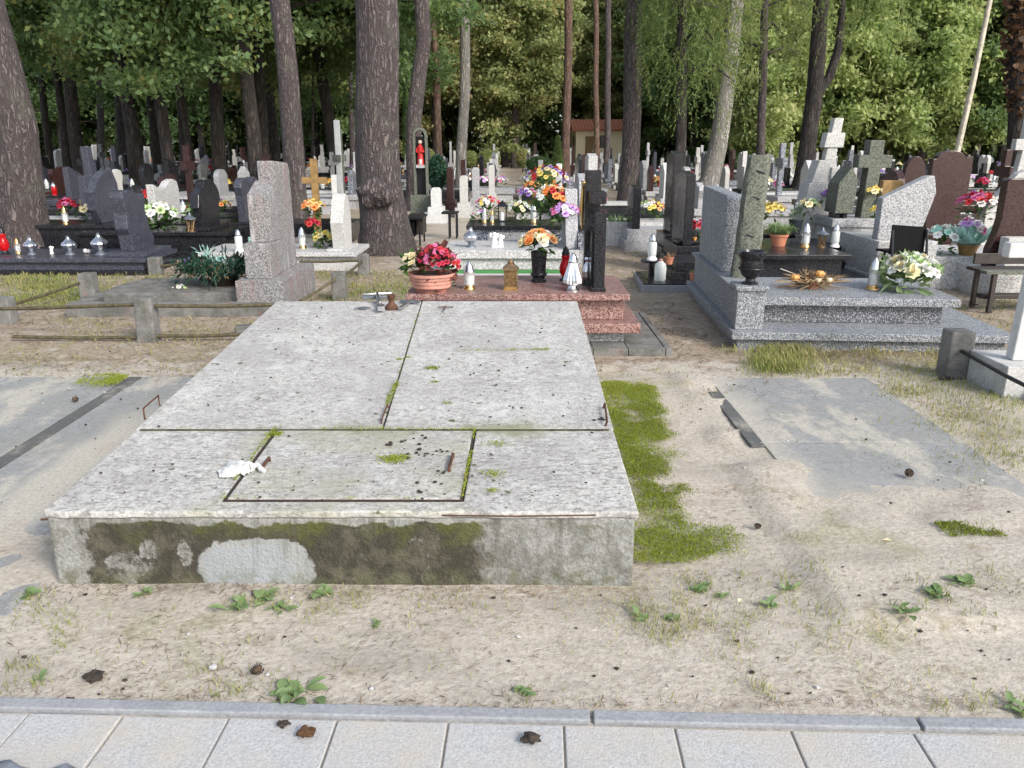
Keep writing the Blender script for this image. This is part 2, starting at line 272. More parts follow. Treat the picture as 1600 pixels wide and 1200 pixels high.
# ---------------------------------------------------------------- mesh builder
class MB:
    def __init__(s): s.v = []; s.f = []; s.mi = []; s.sm = []
    def add(s, vs, fs, m=0, smooth=False):
        o = len(s.v); s.v += [tuple(q) for q in vs]
        for q in fs: s.f.append([i+o for i in q]); s.mi.append(m); s.sm.append(smooth)
    def box(s, x0, x1, y0, y1, z0, z1, m=0, top=1.0, mx=None):
        cx, cy = (x0+x1)/2, (y0+y1)/2
        vs = [Vector((cx+(x-cx)*t, cy+(y-cy)*t, z)) for z, t in ((z0, 1), (z1, top)) for x, y in ((x0, y0), (x1, y0), (x1, y1), (x0, y1))]
        if mx: vs = [mx @ v for v in vs]
        s.add(vs, [(3, 2, 1, 0), (4, 5, 6, 7), (0, 1, 5, 4), (1, 2, 6, 5), (2, 3, 7, 6), (3, 0, 4, 7)], m); return s
    def prism(s, pts, o, ex, ey, ez, m=0, side=None, smooth=False):   # outline pts (a,b) at o + a*ex + b*ey, swept by ez
        o, ex, ey, ez = map(Vector, (o, ex, ey, ez)); n = len(pts)
        a = [o+ex*p+ey*q for p, q in pts]; b = [v+ez for v in a]
        flip = ex.cross(ey).dot(ez) > 0
        area = sum(pts[i][0]*pts[(i+1) % n][1]-pts[(i+1) % n][0]*pts[i][1] for i in range(n))
        if (area < 0): flip = not flip
        A, B = list(range(n)), list(range(n, 2*n))
        s.add(a+b, [A[::-1] if flip else A, B if flip else B[::-1]], m)
        off = len(s.v)-2*n
        for i in range(n):
            j = (i+1) % n; q = [i, j, n+j, n+i]
            if not flip: q = q[::-1]
            s.f.append([off+x for x in q]); s.mi.append(m if side is None else side); s.sm.append(smooth)
        return s
    def lathe(s, prof, seg=16, c=(0, 0, 0), m=0, flute=0, smooth=True, mx=None):
        vs, fs = [], []
        for r, z in prof:
            for k in range(seg):
                a = 2*math.pi*k/seg; rr = r*(1+(flute if k % 2 else -flute))
                p = Vector((c[0]+rr*math.cos(a), c[1]+rr*math.sin(a), c[2]+z)); vs.append(mx @ p if mx else p)
        for i in range(len(prof)-1):
            for k in range(seg):
                j = (k+1) % seg; fs.append((i*seg+k, i*seg+j, (i+1)*seg+j, (i+1)*seg+k))
        fs.append(tuple(range(seg))[::-1]); fs.append(tuple(range((len(prof)-1)*seg, len(prof)*seg)))
        s.add(vs, fs, m, smooth); return s
    def tube(s, pts, rad, seg=8, m=0, smooth=True, jit=0, cap=True):
        pts = [Vector(p) for p in pts]; n = len(pts)
        if not hasattr(rad, '__len__'): rad = [rad]*n
        vs, fs = [], []; up = Vector((0, 0, 1)); T0 = (pts[1]-pts[0]).normalized()
        u = T0.cross(up if abs(T0.z) < .9 else Vector((1, 0, 0))).normalized()
        for i, p in enumerate(pts):
            T = (pts[min(i+1, n-1)]-pts[max(i-1, 0)]).normalized(); u = (u-T*u.dot(T)).normalized(); w = T.cross(u)
            for k in range(seg):
                a = 2*math.pi*k/seg; r = rad[i]
                if jit: r *= 1+jit*mnoise.noise(Vector((math.cos(a)*1.7, math.sin(a)*1.7, p.z*.9+p.x)))
                vs.append(p+(u*math.cos(a)+w*math.sin(a))*r)
        for i in range(n-1):
            for k in range(seg):
                j = (k+1) % seg; fs.append((i*seg+k, i*seg+j, (i+1)*seg+j, (i+1)*seg+k))
        if cap: fs.append(tuple(range(seg))[::-1]); fs.append(tuple(range((n-1)*seg, n*seg)))
        s.add(vs, fs, m, smooth); return s
    def ball(s, c, r, m=0, seg=10, sc=(1, 1, 1), jit=0, seed=0):
        vs, fs = [], []; rings = max(4, seg//2+1); c = Vector(c)
        for i in range(rings+1):
            t = math.pi*i/rings
            for k in range(seg):
                a = 2*math.pi*k/seg; d = Vector((math.sin(t)*math.cos(a)*sc[0], math.sin(t)*math.sin(a)*sc[1], math.cos(t)*sc[2]))
                rr = r*(1+jit*mnoise.noise(d*2.3+Vector((seed*3.1, seed, 0)))) if jit else r
                vs.append(c+d*rr)
        for i in range(rings):
            for k in range(seg):
                j = (k+1) % seg; fs.append((i*seg+k, (i+1)*seg+k, (i+1)*seg+j, i*seg+j))
        s.add(vs, fs, m, True); return s
    def leafq(s, p, d, nrm, L, W, m=0, fold=0.0):                    # a leaf or petal: folded rhombus from p along d
        p, d, nrm = Vector(p), Vector(d).normalized(), Vector(nrm); b = d.cross(nrm).normalized(); nn = b.cross(d)
        q = [p, p+d*L*.55+b*W/2+nn*fold*L, p+d*L, p+d*L*.55-b*W/2+nn*fold*L]
        s.add(q, [(0, 1, 2, 3)], m, False); return s
    def blossom(s, c, r, m=0, up=(0, 0, 1), rings=2, k=6):
        up = Vector(up).normalized(); a = up.orthogonal().normalized(); b = up.cross(a)
        for q in range(rings):
            el = R(15+45*q); rr = r*(1-.28*q)
            for i in range(k-q):
                t = 2*math.pi*i/(k-q)+q*.5+random.random()*.4
                d = (a*math.cos(t)+b*math.sin(t))*math.cos(el)+up*math.sin(el)
                s.leafq(Vector(c)+up*r*.12*q, d, up, rr, rr*.95, m, .12)
        return s
    def mesh(s, name, mats, sharp=40):
        me = bpy.data.meshes.new(name); me.from_pydata(s.v, [], s.f)
        for q in mats: me.materials.append(M[q])
        me.polygons.foreach_set('material_index', s.mi); me.polygons.foreach_set('use_smooth', s.sm)
        if any(s.sm): me.set_sharp_from_angle(angle=R(sharp))
        me.update(); return me
    def build(s, name, mats, parent=None, local=False, bevel=0, label=None):
        if isinstance(mats, str): mats = [mats]
        if parent is not None and not local:
            w = parent.matrix_world_loc; s.v = [(x-w[0], y-w[1], z-w[2]) for x, y, z in s.v]
        o = mobj(name, s.mesh(name, mats), parent.o if isinstance(parent, T) else parent, bevel=bevel)
        if label: o['label'] = label
        return o
class T:                                     # a thing: an Empty at its base; world-space parts are moved into it
    def __init__(s, name, label, cat, loc=(0, 0, 0), rz=0, group=None, scale=1):
        s.o = o = bpy.data.objects.new(name, None); col.objects.link(o); o.empty_display_size = .1
        o.location = loc; o.rotation_euler = (0, 0, rz); o.scale = (scale,)*3; s.matrix_world_loc = tuple(loc)
        tag(o, label, cat, group)
def tag(o, label, cat, group=None, kind=None):
    if label: o['label'] = label
    if cat: o['category'] = cat
    if group: o['group'] = group
    if kind: o['kind'] = kind
    return o
def mobj(name, me, parent=None, loc=(0, 0, 0), rot=(0, 0, 0), scale=(1, 1, 1), bevel=0):
    o = bpy.data.objects.new(name, me); col.objects.link(o); o.location = loc; o.rotation_euler = rot
    o.scale = (scale,)*3 if isinstance(scale, (int, float)) else scale
    if parent is not None: o.parent = parent.o if isinstance(parent, T) else parent
    if bevel:
        b = o.modifiers.new('edge', 'BEVEL'); b.width = bevel; b.segments = 2; b.limit_method = 'ANGLE'; b.angle_limit = R(35)
    return o
def struct(name, mb, mats, kind='structure', bevel=0):
    o = mb.build(name, mats, bevel=bevel); o['kind'] = kind; return o
def nmesh(name, V, n, per, mats, mi=None):   # numpy mesh of n faces with per verts each
    me = bpy.data.meshes.new(name); V = np.ascontiguousarray(V, dtype=np.float32).reshape(-1)
    me.vertices.add(n*per); me.vertices.foreach_set('co', V)
    me.loops.add(n*per); me.loops.foreach_set('vertex_index', np.arange(n*per, dtype=np.int32))
    me.polygons.add(n); me.polygons.foreach_set('loop_start', np.arange(0, n*per, per, dtype=np.int32))
    for q in mats: me.materials.append(M[q])
    if mi is not None: me.polygons.foreach_set('material_index', np.asarray(mi, dtype=np.int32))
    me.update(calc_edges=True); return me
def unit(a): return a/np.maximum(np.linalg.norm(a, axis=1, keepdims=True), 1e-9)
def leaf_array(P, size, el=1.7, upb=.7, wid=.5):
    n = len(P); nr = unit(rng.normal(size=(n, 3))+np.array([0, 0, upb])); t = unit(np.cross(nr, rng.normal(size=(n, 3)))); b = np.cross(nr, t)
    s = (size*(.65+.7*rng.random(n)))[:, None]
    L, W = t*s*el/2, b*s*wid
    fold = nr*s*.18
    return np.stack([P-L, P+W+fold, P+L, P-W+fold], 1)
def crown_leaves(cx, cz, rx, rz, nclump, per, clump_r, size, flat=.6, seed=0, rmin=.25, ry=None):
    r = np.random.default_rng(seed); ry = ry or rx
    d = unit(r.normal(size=(nclump, 3))); rad = (rmin+(1-rmin)*r.random(nclump)**.6)[:, None]
    lob = 1+.28*np.sin(d[:, :1]*4+seed)+.22*np.cos(d[:, 1:2]*5+seed*2)
    C = d*rad*lob*np.array([rx, ry, rz])+np.array([cx, 0, cz])
    C[:, 2] -= .10*(C[:, 0]**2+C[:, 1]**2)/max(rx, .1)
    m = r.integers(int(per*.5), int(per*1.5)+1, nclump); idx = np.repeat(np.arange(nclump), m)
    sc = clump_r*(.6+.8*r.random(nclump))[idx][:, None]
    P = C[idx]+r.normal(size=(len(idx), 3))*sc*np.array([1, 1, flat])*.55
    return C, leaf_array(P, size)
# ---------------------------------------------------------------- the ground
TY0, TZ0, TY1, TZ1 = 2.55, .28, 5.47, .461            # the sloping top of the big tomb
TK = (TZ1-TZ0)/(TY1-TY0)
TX0, TX1 = -1.615, .435
def tz(y): return TZ0+(y-TY0)*TK
def TP(px, py):                                       # point on the sloping top
    d = ray(px, py); t = (TZ0-EYE-TK*TY0)/(d[2]-TK*d[1]); return Vector((d[0]*t, d[1]*t, EYE+d[2]*t))
TOMB_SEAM = TP(600, 672).y
build_materials()

def gz(x, y):
    if y < 1.87: return -.004
    drift = 0                                            # sand blown over the edges of the flush slabs
    def sst(t): t = min(1, max(0, t)); return t*t*(3-2*t)
    if 1.05 < x < 2.8 and 2.3 < y < 5.3:
        w_ = .16*mnoise.noise(Vector((x*4, y*4, 8)))+.10*mnoise.noise(Vector((x*11, y*11, 8)))
        drift = .024*max(sst((1.46-x+w_)/.3), sst((3.45-y+1.6*w_)/.5), .55*sst((w_-.10)/.1))
        if x < 1.36 and 3.7 < y < 5: drift *= sst((w_+.02)/.1)
        if x > 2.25: drift *= max(0, 1-(x-2.25)/.4)
    n = .012*mnoise.noise(Vector((x*1.3, y*1.3, 3)))+.006*mnoise.noise(Vector((x*5, y*5, 1)))
    return n*min(1, (y-1.87)*3)-.006+drift
def axis(lo, a, b, hi, fine, coarse):
    v = list(np.arange(a, b, fine)); s = fine; x = a
    while x > lo: s *= 1.35; x -= min(s, coarse); v.insert(0, x)
    s = fine; x = v[-1]
    while x < hi: s *= 1.35; x += min(s, coarse); v.append(x)
    return v
xs, ys = axis(-160, -4.5, 4.5, 160, .05, 14), axis(-14, 1.5, 7.5, 190, .05, 14)
mb = MB(); nx = len(xs)
mb.v = [(x, y, gz(x, y) if abs(x) < 12 and y < 14 else -.006) for y in ys for x in xs]
mb.f = [(j*nx+i, j*nx+i+1, (j+1)*nx+i+1, (j+1)*nx+i) for j in range(len(ys)-1) for i in range(nx-1)]
mb.mi = [0]*len(mb.f); mb.sm = [True]*len(mb.f)
struct('ground', mb, 'ground_soil')

# path of concrete pavers with its kerb, a little askew
KA = math.atan2(-.088, 2.78)
KM = Matrix.Translation((0, 1.852, 0)) @ Matrix.Rotation(KA, 4, 'Z')
kj = [G(925, 1128).x, G(1447, 1150).x]
mb = MB(); edges = [-9, -5.2, -2.55, kj[0], kj[1], 2.15, 4, 9]
for a, b in zip(edges, edges[1:]): mb.box(a+.005, b-.005, -.022, .022, -.08, .012+.003*random.random(), 0, mx=KM)
struct('kerb', mb, 'kerb_concrete', bevel=.004)
mb = MB(); jx = sorted(G(x, 1165).x for x in (5, 162, 338, 516, 697, 884, 1062, 1247, 1440))
st = .335; jx = [jx[0]-st*k for k in range(20, 0, -1)]+jx+[jx[-1]+st*k for k in range(1, 20)]
for r in range(5):
    for a, b in zip(jx, jx[1:]):
        y1 = -.032-r*.34; mb.box(a+.0028, b-.0028, y1-.335, y1, -.07, .002+.004*random.random(), 0, mx=KM)
struct('path', mb, 'paver', bevel=.004)
mb = MB()
for r in range(2):
    for k in range(12):
        p = KM @ Vector((-2.6+k*.15+.06*r+random.uniform(-.01, .01), -.165-.115*r-.012*k, .0))
        if r == 0 and k > 10: continue
        mb.ball((p.x, p.y-.0, .004), .066, 0, 12, (1.05, .85, .42), .3, k+20*r)
struct('cobbled_gutter', mb, 'cobble')
# flush concrete slabs beside the tomb
def sink(mb):                                        # the near end lies a little deeper, under drifted sand
    mb.v = [(x, y, z-max(0, (4.0 if x > 0 else 4.4)-y)*(.011 if x > 0 else .006) if z > 0 else z-.05) for x, y, z in mb.v]; return mb
def flush(name, x0, x1, y0, y1, mats, label, cat='ground slab', dark=None, cut=None):
    t = T(name, label, cat, ((x0+x1)/2, (y0+y1)/2, 0))
    ysp = [y0]+list(cut or [])+[y1]
    for a, b in zip(ysp, ysp[1:]): sink(MB().box(x0, x1, a+.003, b-.003, -.06, (.006 if x0 < 0 else .006))).build('panel', mats, t, bevel=.004)
    if dark: sink(MB().box(*dark, -.06, (.009 if x0 < 0 else .008))).build('strip', 'flush_slab_dark', t, bevel=.003)
    return t
flush('grave_cover', -2.47, -1.68, 2.35, 5.19, 'flush_slab', 'narrow grey slab flush with the ground between the dark strip and the big tomb')
flush('grave_cover', -5.2, -2.56, 2.35, 5.19, 'flush_slab', 'wide grey slab flush with the ground edged by a dark strip and a moss patch', dark=(-2.557, -2.473, 2.35, 5.18))
flush('grave_cover', 1.31, 2.36, 2.75, 5.17, 'flush_slab', 'sunken grey slab half covered by sand beside the moss strip', dark=(1.235, 1.309, 3.9, 4.85), cut=[3.96])

# ---------------------------------------------------------------- the big tomb
tomb = T('tomb', 'wide pale concrete double tomb with a sloping lid, mossy joints and mossy front', 'tomb', (-.59, 4.0, 0))
mb = MB(); mb.prism([(2.558, -.05), (5.44, -.05), (5.44, tz(5.44)-.045), (2.558, tz(2.558)-.026)], (-1.622, 0, 0), (0, 1, 0), (0, 0, 1), (TX1+1.617, 0, 0)); mb.build('base', 'tomb_base', tomb, bevel=.01)
def lid(name, poly, th=.026, lift=0, bevel=.006):
    mb = MB(); n = len(poly); v = [(x, y, tz(y)+lift) for x, y in poly]+[(x, y, tz(y)-th) for x, y in poly]
    mb.add(v, [tuple(range(n)), tuple(range(n, 2*n))[::-1]]+[(i, n+i, n+(i+1) % n, (i+1) % n) for i in range(n)])
    return mb.build(name, 'tomb_lid', tomb, bevel=bevel)
sy = TOMB_SEAM; g = .005
xm1, xm0 = TP(660, 470).x, TP(598, 671).x
lid('lid', [(TX0, sy+g), (xm0-g, sy+g), (xm1-g, TY1), (TX0, TY1)], lift=.004, bevel=.003)
lid('lid', [(xm0+g, sy+g), (TX1, sy+g), (TX1+.012, TY1-.005), (xm1+g, TY1)], lift=.006, bevel=.003)
hl0, hl1, hr0, hr1 = TP(428, 675), TP(347, 782), TP(742, 675), TP(722, 782)
def rag(a, b, n, amp): return [(a+(b-a)*k/n, TY0+random.uniform(-amp, amp)) for k in range(1, n)]
lid('ledge', [(TX0-.012, TY0+.01)]+rag(TX0, TX1, 34, .006)+[(TX1+.004, TY0-.004), (TX1, sy-g), (hr0.x+g, sy-g), (hr1.x+g, hr1.y-.006), (hl1.x, hl1.y-.006), (hl0.x-g, sy-g), (TX0, sy-g)])
lid('hatch', [(hl1.x+.014, hl1.y+.008), (hr1.x-.008, hr1.y+.008), (hr0.x-.008, sy-g-.003), (hl0.x+.014, sy-g-.003)], lift=.003)
def joint(name, a, b, w, h, mat):
    mb = MB(); d = (b-a).normalized(); n = Vector((-d.y, d.x, 0))*w/2; v = []
    for p, s_ in ((a, 1), (a, -1), (b, 1), (b, -1)):
        q = p+n*s_; v += [(q.x, q.y, tz(q.y)-.03), (q.x, q.y, tz(q.y)+h)]
    mb.add(v, [(1, 3, 7, 5), (0, 1, 5, 4), (2, 6, 7, 3), (0, 2, 3, 1), (4, 5, 7, 6)]); return mb.build(name, mat, tomb)
joint('hatch_frame', Vector((hl1.x+.004, hl1.y+.001, 0)), Vector((hr1.x+.004, hr1.y+.001, 0)), .008, .0008, 'rust_dark')
joint('hatch_frame', Vector((hl1.x+.007, hl1.y+.01, 0)), Vector((hl0.x+.005, sy-.012, 0)), .007, .0008, 'rust_dark')
joint('hatch_frame', Vector((hr1.x-.002, hr1.y+.01, 0)), Vector((hr0.x-.002, sy-.012, 0)), .006, .0008, 'rust_dark')
joint('joint_filling', Vector((TX0+.02, sy-.001, 0)), Vector((TX1-.02, sy-.001, 0)), .007, .0042, 'joint_dirt')
MB().box(TX0+.03, TX1-.03, 2.6, 5.4, .15, .2).build('chamber', 'dark_clod', tomb)
def wire(name, pts, r=.004, mat='rust', parent=tomb): return MB().tube(pts, r, 6).build(name, mat, parent)
a, b = TP(256, 655), TP(272, 634); a.x = b.x = TX0-.012
wire('handle', [a+Vector((.02, 0, 0)), a, a+Vector((0, 0, .05)), b+Vector((0, 0, .05)), b, b+Vector((.02, 0, 0))])
a, b = TP(409, 737), TP(421, 722); wire('handle', [a-Vector((0, 0, .01)), a+Vector((0, 0, .013)), b+Vector((0, 0, .018)), b-Vector((0, 0, .01))], .007)
a, b = TP(702, 738), TP(708, 716); wire('handle', [a-Vector((0, 0, .01)), a+Vector((0, 0, .016)), b+Vector((0, 0, .018)), b-Vector((0, 0, .01))], .007)
a, b = TP(596, 664), TP(606, 638); wire('handle', [a, a+Vector((.0, .01, .02)), b+Vector((0, 0, .02)), b], .004)
a, b = TP(938, 640), TP(941, 668); wire('handle', [a+Vector((.012, 0, 0)), a+Vector((.02, 0, .03)), b+Vector((.02, 0, .03)), b+Vector((.012, 0, 0))], .005)
a, b = TP(78, 803), TP(95, 795); wire('reinforcing_bar', [Vector((TX0-.04, TY0+.03, .235)), Vector((TX0+.02, TY0+.03, .24))], .004)
a, b = TP(690, 803), TP(930, 799); wire('reinforcing_bar', [Vector((a.x, TY0-.004, TZ0-.012)), Vector(((a.x+b.x)/2, TY0-.007, TZ0-.014)), Vector((b.x, TY0-.004, TZ0-.011))], .0025)

# moss, stuff: clumps in the joints of the tomb, the strip at its side, a patch on the flush slab
def tufts(P, size, el=3.0, upb=-.2):
    n = len(P); d = unit(rng.normal(size=(n, 3))*np.array([1, 1, .5])+np.array([0, 0, 1.1])); b = unit(np.cross(d, rng.normal(size=(n, 3))))
    s = (size*(.5+rng.random(n)))[:, None]; return np.stack([P, P+d*s*.5+b*s/el/2, P+d*s, P+d*s*.5-b*s/el/2], 1)
def moss_mound(poly, n, h, size, name='moss'):
    X = np.array(poly); lo, hi = X.min(0), X.max(0); out = []
    def inside(p):
        c = False; j = len(X)-1
        for i in range(len(X)):
            if (X[i, 1] > p[1]) != (X[j, 1] > p[1]) and p[0] < (X[j, 0]-X[i, 0])*(p[1]-X[i, 1])/(X[j, 1]-X[i, 1])+X[i, 0]: c = not c
            j = i
        return c
    while len(out) < n:
        p = lo+(hi-lo)*rng.random(2)
        q = p+rng.normal(0, .03, 2)+np.array([.09*mnoise.noise(Vector((p[0]*7, p[1]*7, 5)))+.04*mnoise.noise(Vector((p[0]*22, p[1]*22, 5))), .12*mnoise.noise(Vector((p[0]*6, p[1]*6, 9)))])
        if not inside(q): continue
        k = mnoise.noise(Vector((p[0]*4.2, p[1]*4.2, 2)))+.6*mnoise.noise(Vector((p[0]*12, p[1]*12, 2)))
        if k < -.08 and random.random() < .45+.8*(-.08-k): continue
        out.append((p[0], p[1], .004+max(0, gz(p[0], p[1]))+h*max(0, .4+.7*k)*(.4+.6*random.random())))
    return tufts(np.array(out), size)
pp = [(933, 597), (1025, 603), (1038, 650), (1035, 700), (1048, 740), (1060, 790), (1085, 820), (1150, 848), (1118, 872), (1050, 884), (985, 872), (985, 800), (960, 700)]
poly = [(G(x, y).x, G(x, y).y) for x, y in pp]
V = [moss_mound(poly, 60000, .013, .009)]
V.append(moss_mound([(G(x, y).x, G(x, y).y) for x, y in ((120, 602), (150, 592), (195, 590), (185, 606), (140, 612))], 3200, .010, .010)+np.array([0, 0, .018]))
V.append(moss_mound([(G(x, y).x, G(x, y).y) for x, y in ((1460, 828), (1500, 824), (1560, 836), (1540, 846), (1480, 842))], 1800, .010, .010))
mo = np.concatenate(V)
m = mobj('moss', nmesh('moss', mo, len(mo), 4, ['moss_tuft'])); tag(m, 'bright green moss growing in a strip beside the tomb', None, kind='stuff')
out = []
def seam_moss(a, b, n, w, dens=.5):
    n = int(n*.55); w *= .7
    for _ in range(n):
        t = random.random(); p = a.lerp(b, t); k = mnoise.noise(Vector((p.x*6, p.y*6, 7)))
        if k < .25-dens: continue
        x, y = p.x+random.gauss(0, w*(.4+max(0, k))), p.y+random.gauss(0, w*(.4+max(0, k)))
        out.append((x, y, tz(y)+.006+random.random()*.006))
a, b, c, d = TP(430, 672), TP(742, 674), TP(345, 782), TP(722, 782)
seam_moss(a, c, 700, .010); seam_moss(b, d, 800, .008); seam_moss(a, b, 700, .010, .35); seam_moss(c, d, 260, .005, .2)
seam_moss(TP(620, 600), TP(604, 636), 700, .018, .9); seam_moss(TP(655, 490), TP(598, 668), 260, .006); seam_moss(TP(255, 672), TP(430, 672), 100, .004, .1)
for px, py, n, w in ((675, 577, 260, .018), (612, 720, 420, .022), (628, 716, 160, .015), (770, 742, 160, .02), (775, 695, 120, .02), (700, 632, 60, .012), (430, 680, 300, .012), (770, 768, 60, .01), (638, 560, 40, .01), (625, 563, 60, .01), (680, 599, 50, .01)):
    c = TP(px, py)
    for _ in range(n):
        x, y = c.x+random.gauss(0, w*1.2), c.y+random.gauss(0, w*.8); out.append((x, y, tz(y)+.005))
for q in ((690, 551, 860, 549, .008, 300),):
    a, b = TP(q[0], q[1]), TP(q[2], q[3])
    for _ in range(q[5]):
        t = .1+.9*random.random()**.6; p = a.lerp(b, t); y = p.y+random.gauss(0, q[4]); out.append((p.x, y, tz(y)+.012))
o_ = tufts(np.array(out), .0075, 1.8)
m = mobj('moss', nmesh('moss', o_, len(o_), 4, ['moss_tuft'])); tag(m, 'thin moss clumps growing in the joints of the tomb lid', None, kind='stuff')
# dark crumbs of cones, bark and droppings on the lid
mb = MB()
for _ in range(230):
    x, y = random.uniform(TX0+.05, TX1-.05), TY0+.05+(TY1-TY0-.1)*random.random()**1.5
    mb.ball((x, y, tz(y)+.011), random.choice((.002, .003, .003, .005)), 0, 6, (1.3, 1, .7), .5, _)
for px, py, n in ((640, 714, 3), (670, 712, 5), (690, 709, 4), (690, 740, 4), (665, 756, 2), (655, 685, 3), (620, 692, 2), (940, 657, 6), (800, 637, 2), (815, 640, 1), (610, 698, 2), (655, 702, 3), (660, 770, 2)):
    c = TP(px, py)
    for _ in range(n):
        x, y = c.x+random.gauss(0, .016), c.y+random.gauss(0, .012); mb.ball((x, y, tz(y)+.008), random.uniform(.004, .008), 0, 7, (1.2, 1, .6), .5, _)
m = mb.build('debris', 'dark_clod'); tag(m, 'dark crumbs of cones and bark scattered over the tomb lid', None, kind='stuff')

# things lying on the tomb
def basis(p, slope=True): return Matrix.Translation(p) @ (Matrix.Rotation(math.atan(TK), 4, 'X') if slope else Matrix())
def laid_cross(name, label, px, py, rz, L, W, w, th, mats, tilt=0, corpus=False):
    p = TP(px, py); p.z += .015; t = T(name, label, 'crucifix' if corpus else 'cross', p, rz)
    t.o.rotation_euler = (math.atan(TK)+tilt, 0, rz)
    MB().box(-w/2, w/2, -L, 0.24*L, 0, th).build('upright', mats[0], t, True, .002)
    for s in (-1, 1): MB().box(min(s*w/2, s*W/2), max(s*w/2, s*W/2), -w/2, w/2, .0005, th-.0005).build('arm', mats[1], t, True, .002)
    return t
t = laid_cross('crucifix', 'grey metal crucifix fallen beside a rusty candle holder on the tomb lid', 590, 470, R(13), .33, .21, .026, .02, ('silver', 'grey_metal'), -.02, True)
mb = MB()
mb.tube([(-.095, .015, .03), (0, 0, .034), (.10, .03, .03)], [.006, .009, .006], 6, 0); mb.tube([(0, .012, .034), (0, -.06, .034), (0, -.24, .03)], [.010, .016, .007], 8, 0); mb.ball((0, .022, .03), .010)
mb.box(-.022, .022, -.36, -.30, 0, .03)
mb.build('corpus', 'silver', t, True)
laid_cross('cross', 'small plain grey metal cross lying flat by the lid joint', 641, 476, R(-14), .19, .14, .026, .014, ('silver', 'grey_metal'))
laid_cross('cross', 'tiny dark cross with a thin stem set into the smooth lid', 696, 484, 0, .12, .105, .008, .008, ('silver', 'rust'))
p = TP(612, 484); p.z += .008
o = MB().lathe([(.046, 0), (.046, .008), (.036, .02), (.02, .04), (.017, .06), (.026, .075), (.028, .09), (.018, .092)], 18).build('candle_holder', 'rust', bevel=0); o.location = p; tag(o, 'small rusty brown candle holder standing beside the fallen crucifix', 'candle holder')
p = TP(566, 485); mb = MB(); mb.prism([(-.05, -.015), (-.02, .0), (-.01, -.018), (.03, -.005), (.055, .012), (.02, .03), (-.02, .025)], (0, 0, 0), (1, 0, 0), (0, 1, .062), (0, 0, .006))
o = mb.build('metal_ornament', 'grey_metal'); o.location = p+Vector((0, 0, .012)); tag(o, 'flat bluish metal leaf fragment lying left of the crucifix', 'ornament')
p = TP(372, 737); mb = MB(); nn = 22; vs = []
for j in range(nn):
    for i in range(nn):
        u, w = i/(nn-1)*2-1, j/(nn-1)*2-1; r = 1-.25*abs(u*w)
        x, y = u*.068*r+.01*mnoise.noise(Vector((u*2, w*2, 1))), w*.062*r*(1-.3*u)+.012*mnoise.noise(Vector((u*2, w*2, 7)))
        z = .028*(1-max(abs(u), abs(w))**2)+.018*abs(mnoise.noise(Vector((u*2.4, w*2.4, 4))))+.008*abs(mnoise.noise(Vector((u*6, w*6, 4))))
        vs.append((x, y, z+TK*y+.004))
mb.add(vs, [(j*nn+i, j*nn+i+1, (j+1)*nn+i+1, (j+1)*nn+i) for j in range(nn-1) for i in range(nn-1)], 0, True)
mb.tube([(.05, -.005, .02), (.075, .01, .022), (.095, -.012, .012), (.108, -.02, .012)], [.014, .010, .012, .008], 8)
o = mb.build('plastic_bag', 'white_paint'); o.location = p; tag(o, 'crumpled white plastic bag lying at the hatch of the big tomb', 'bag')
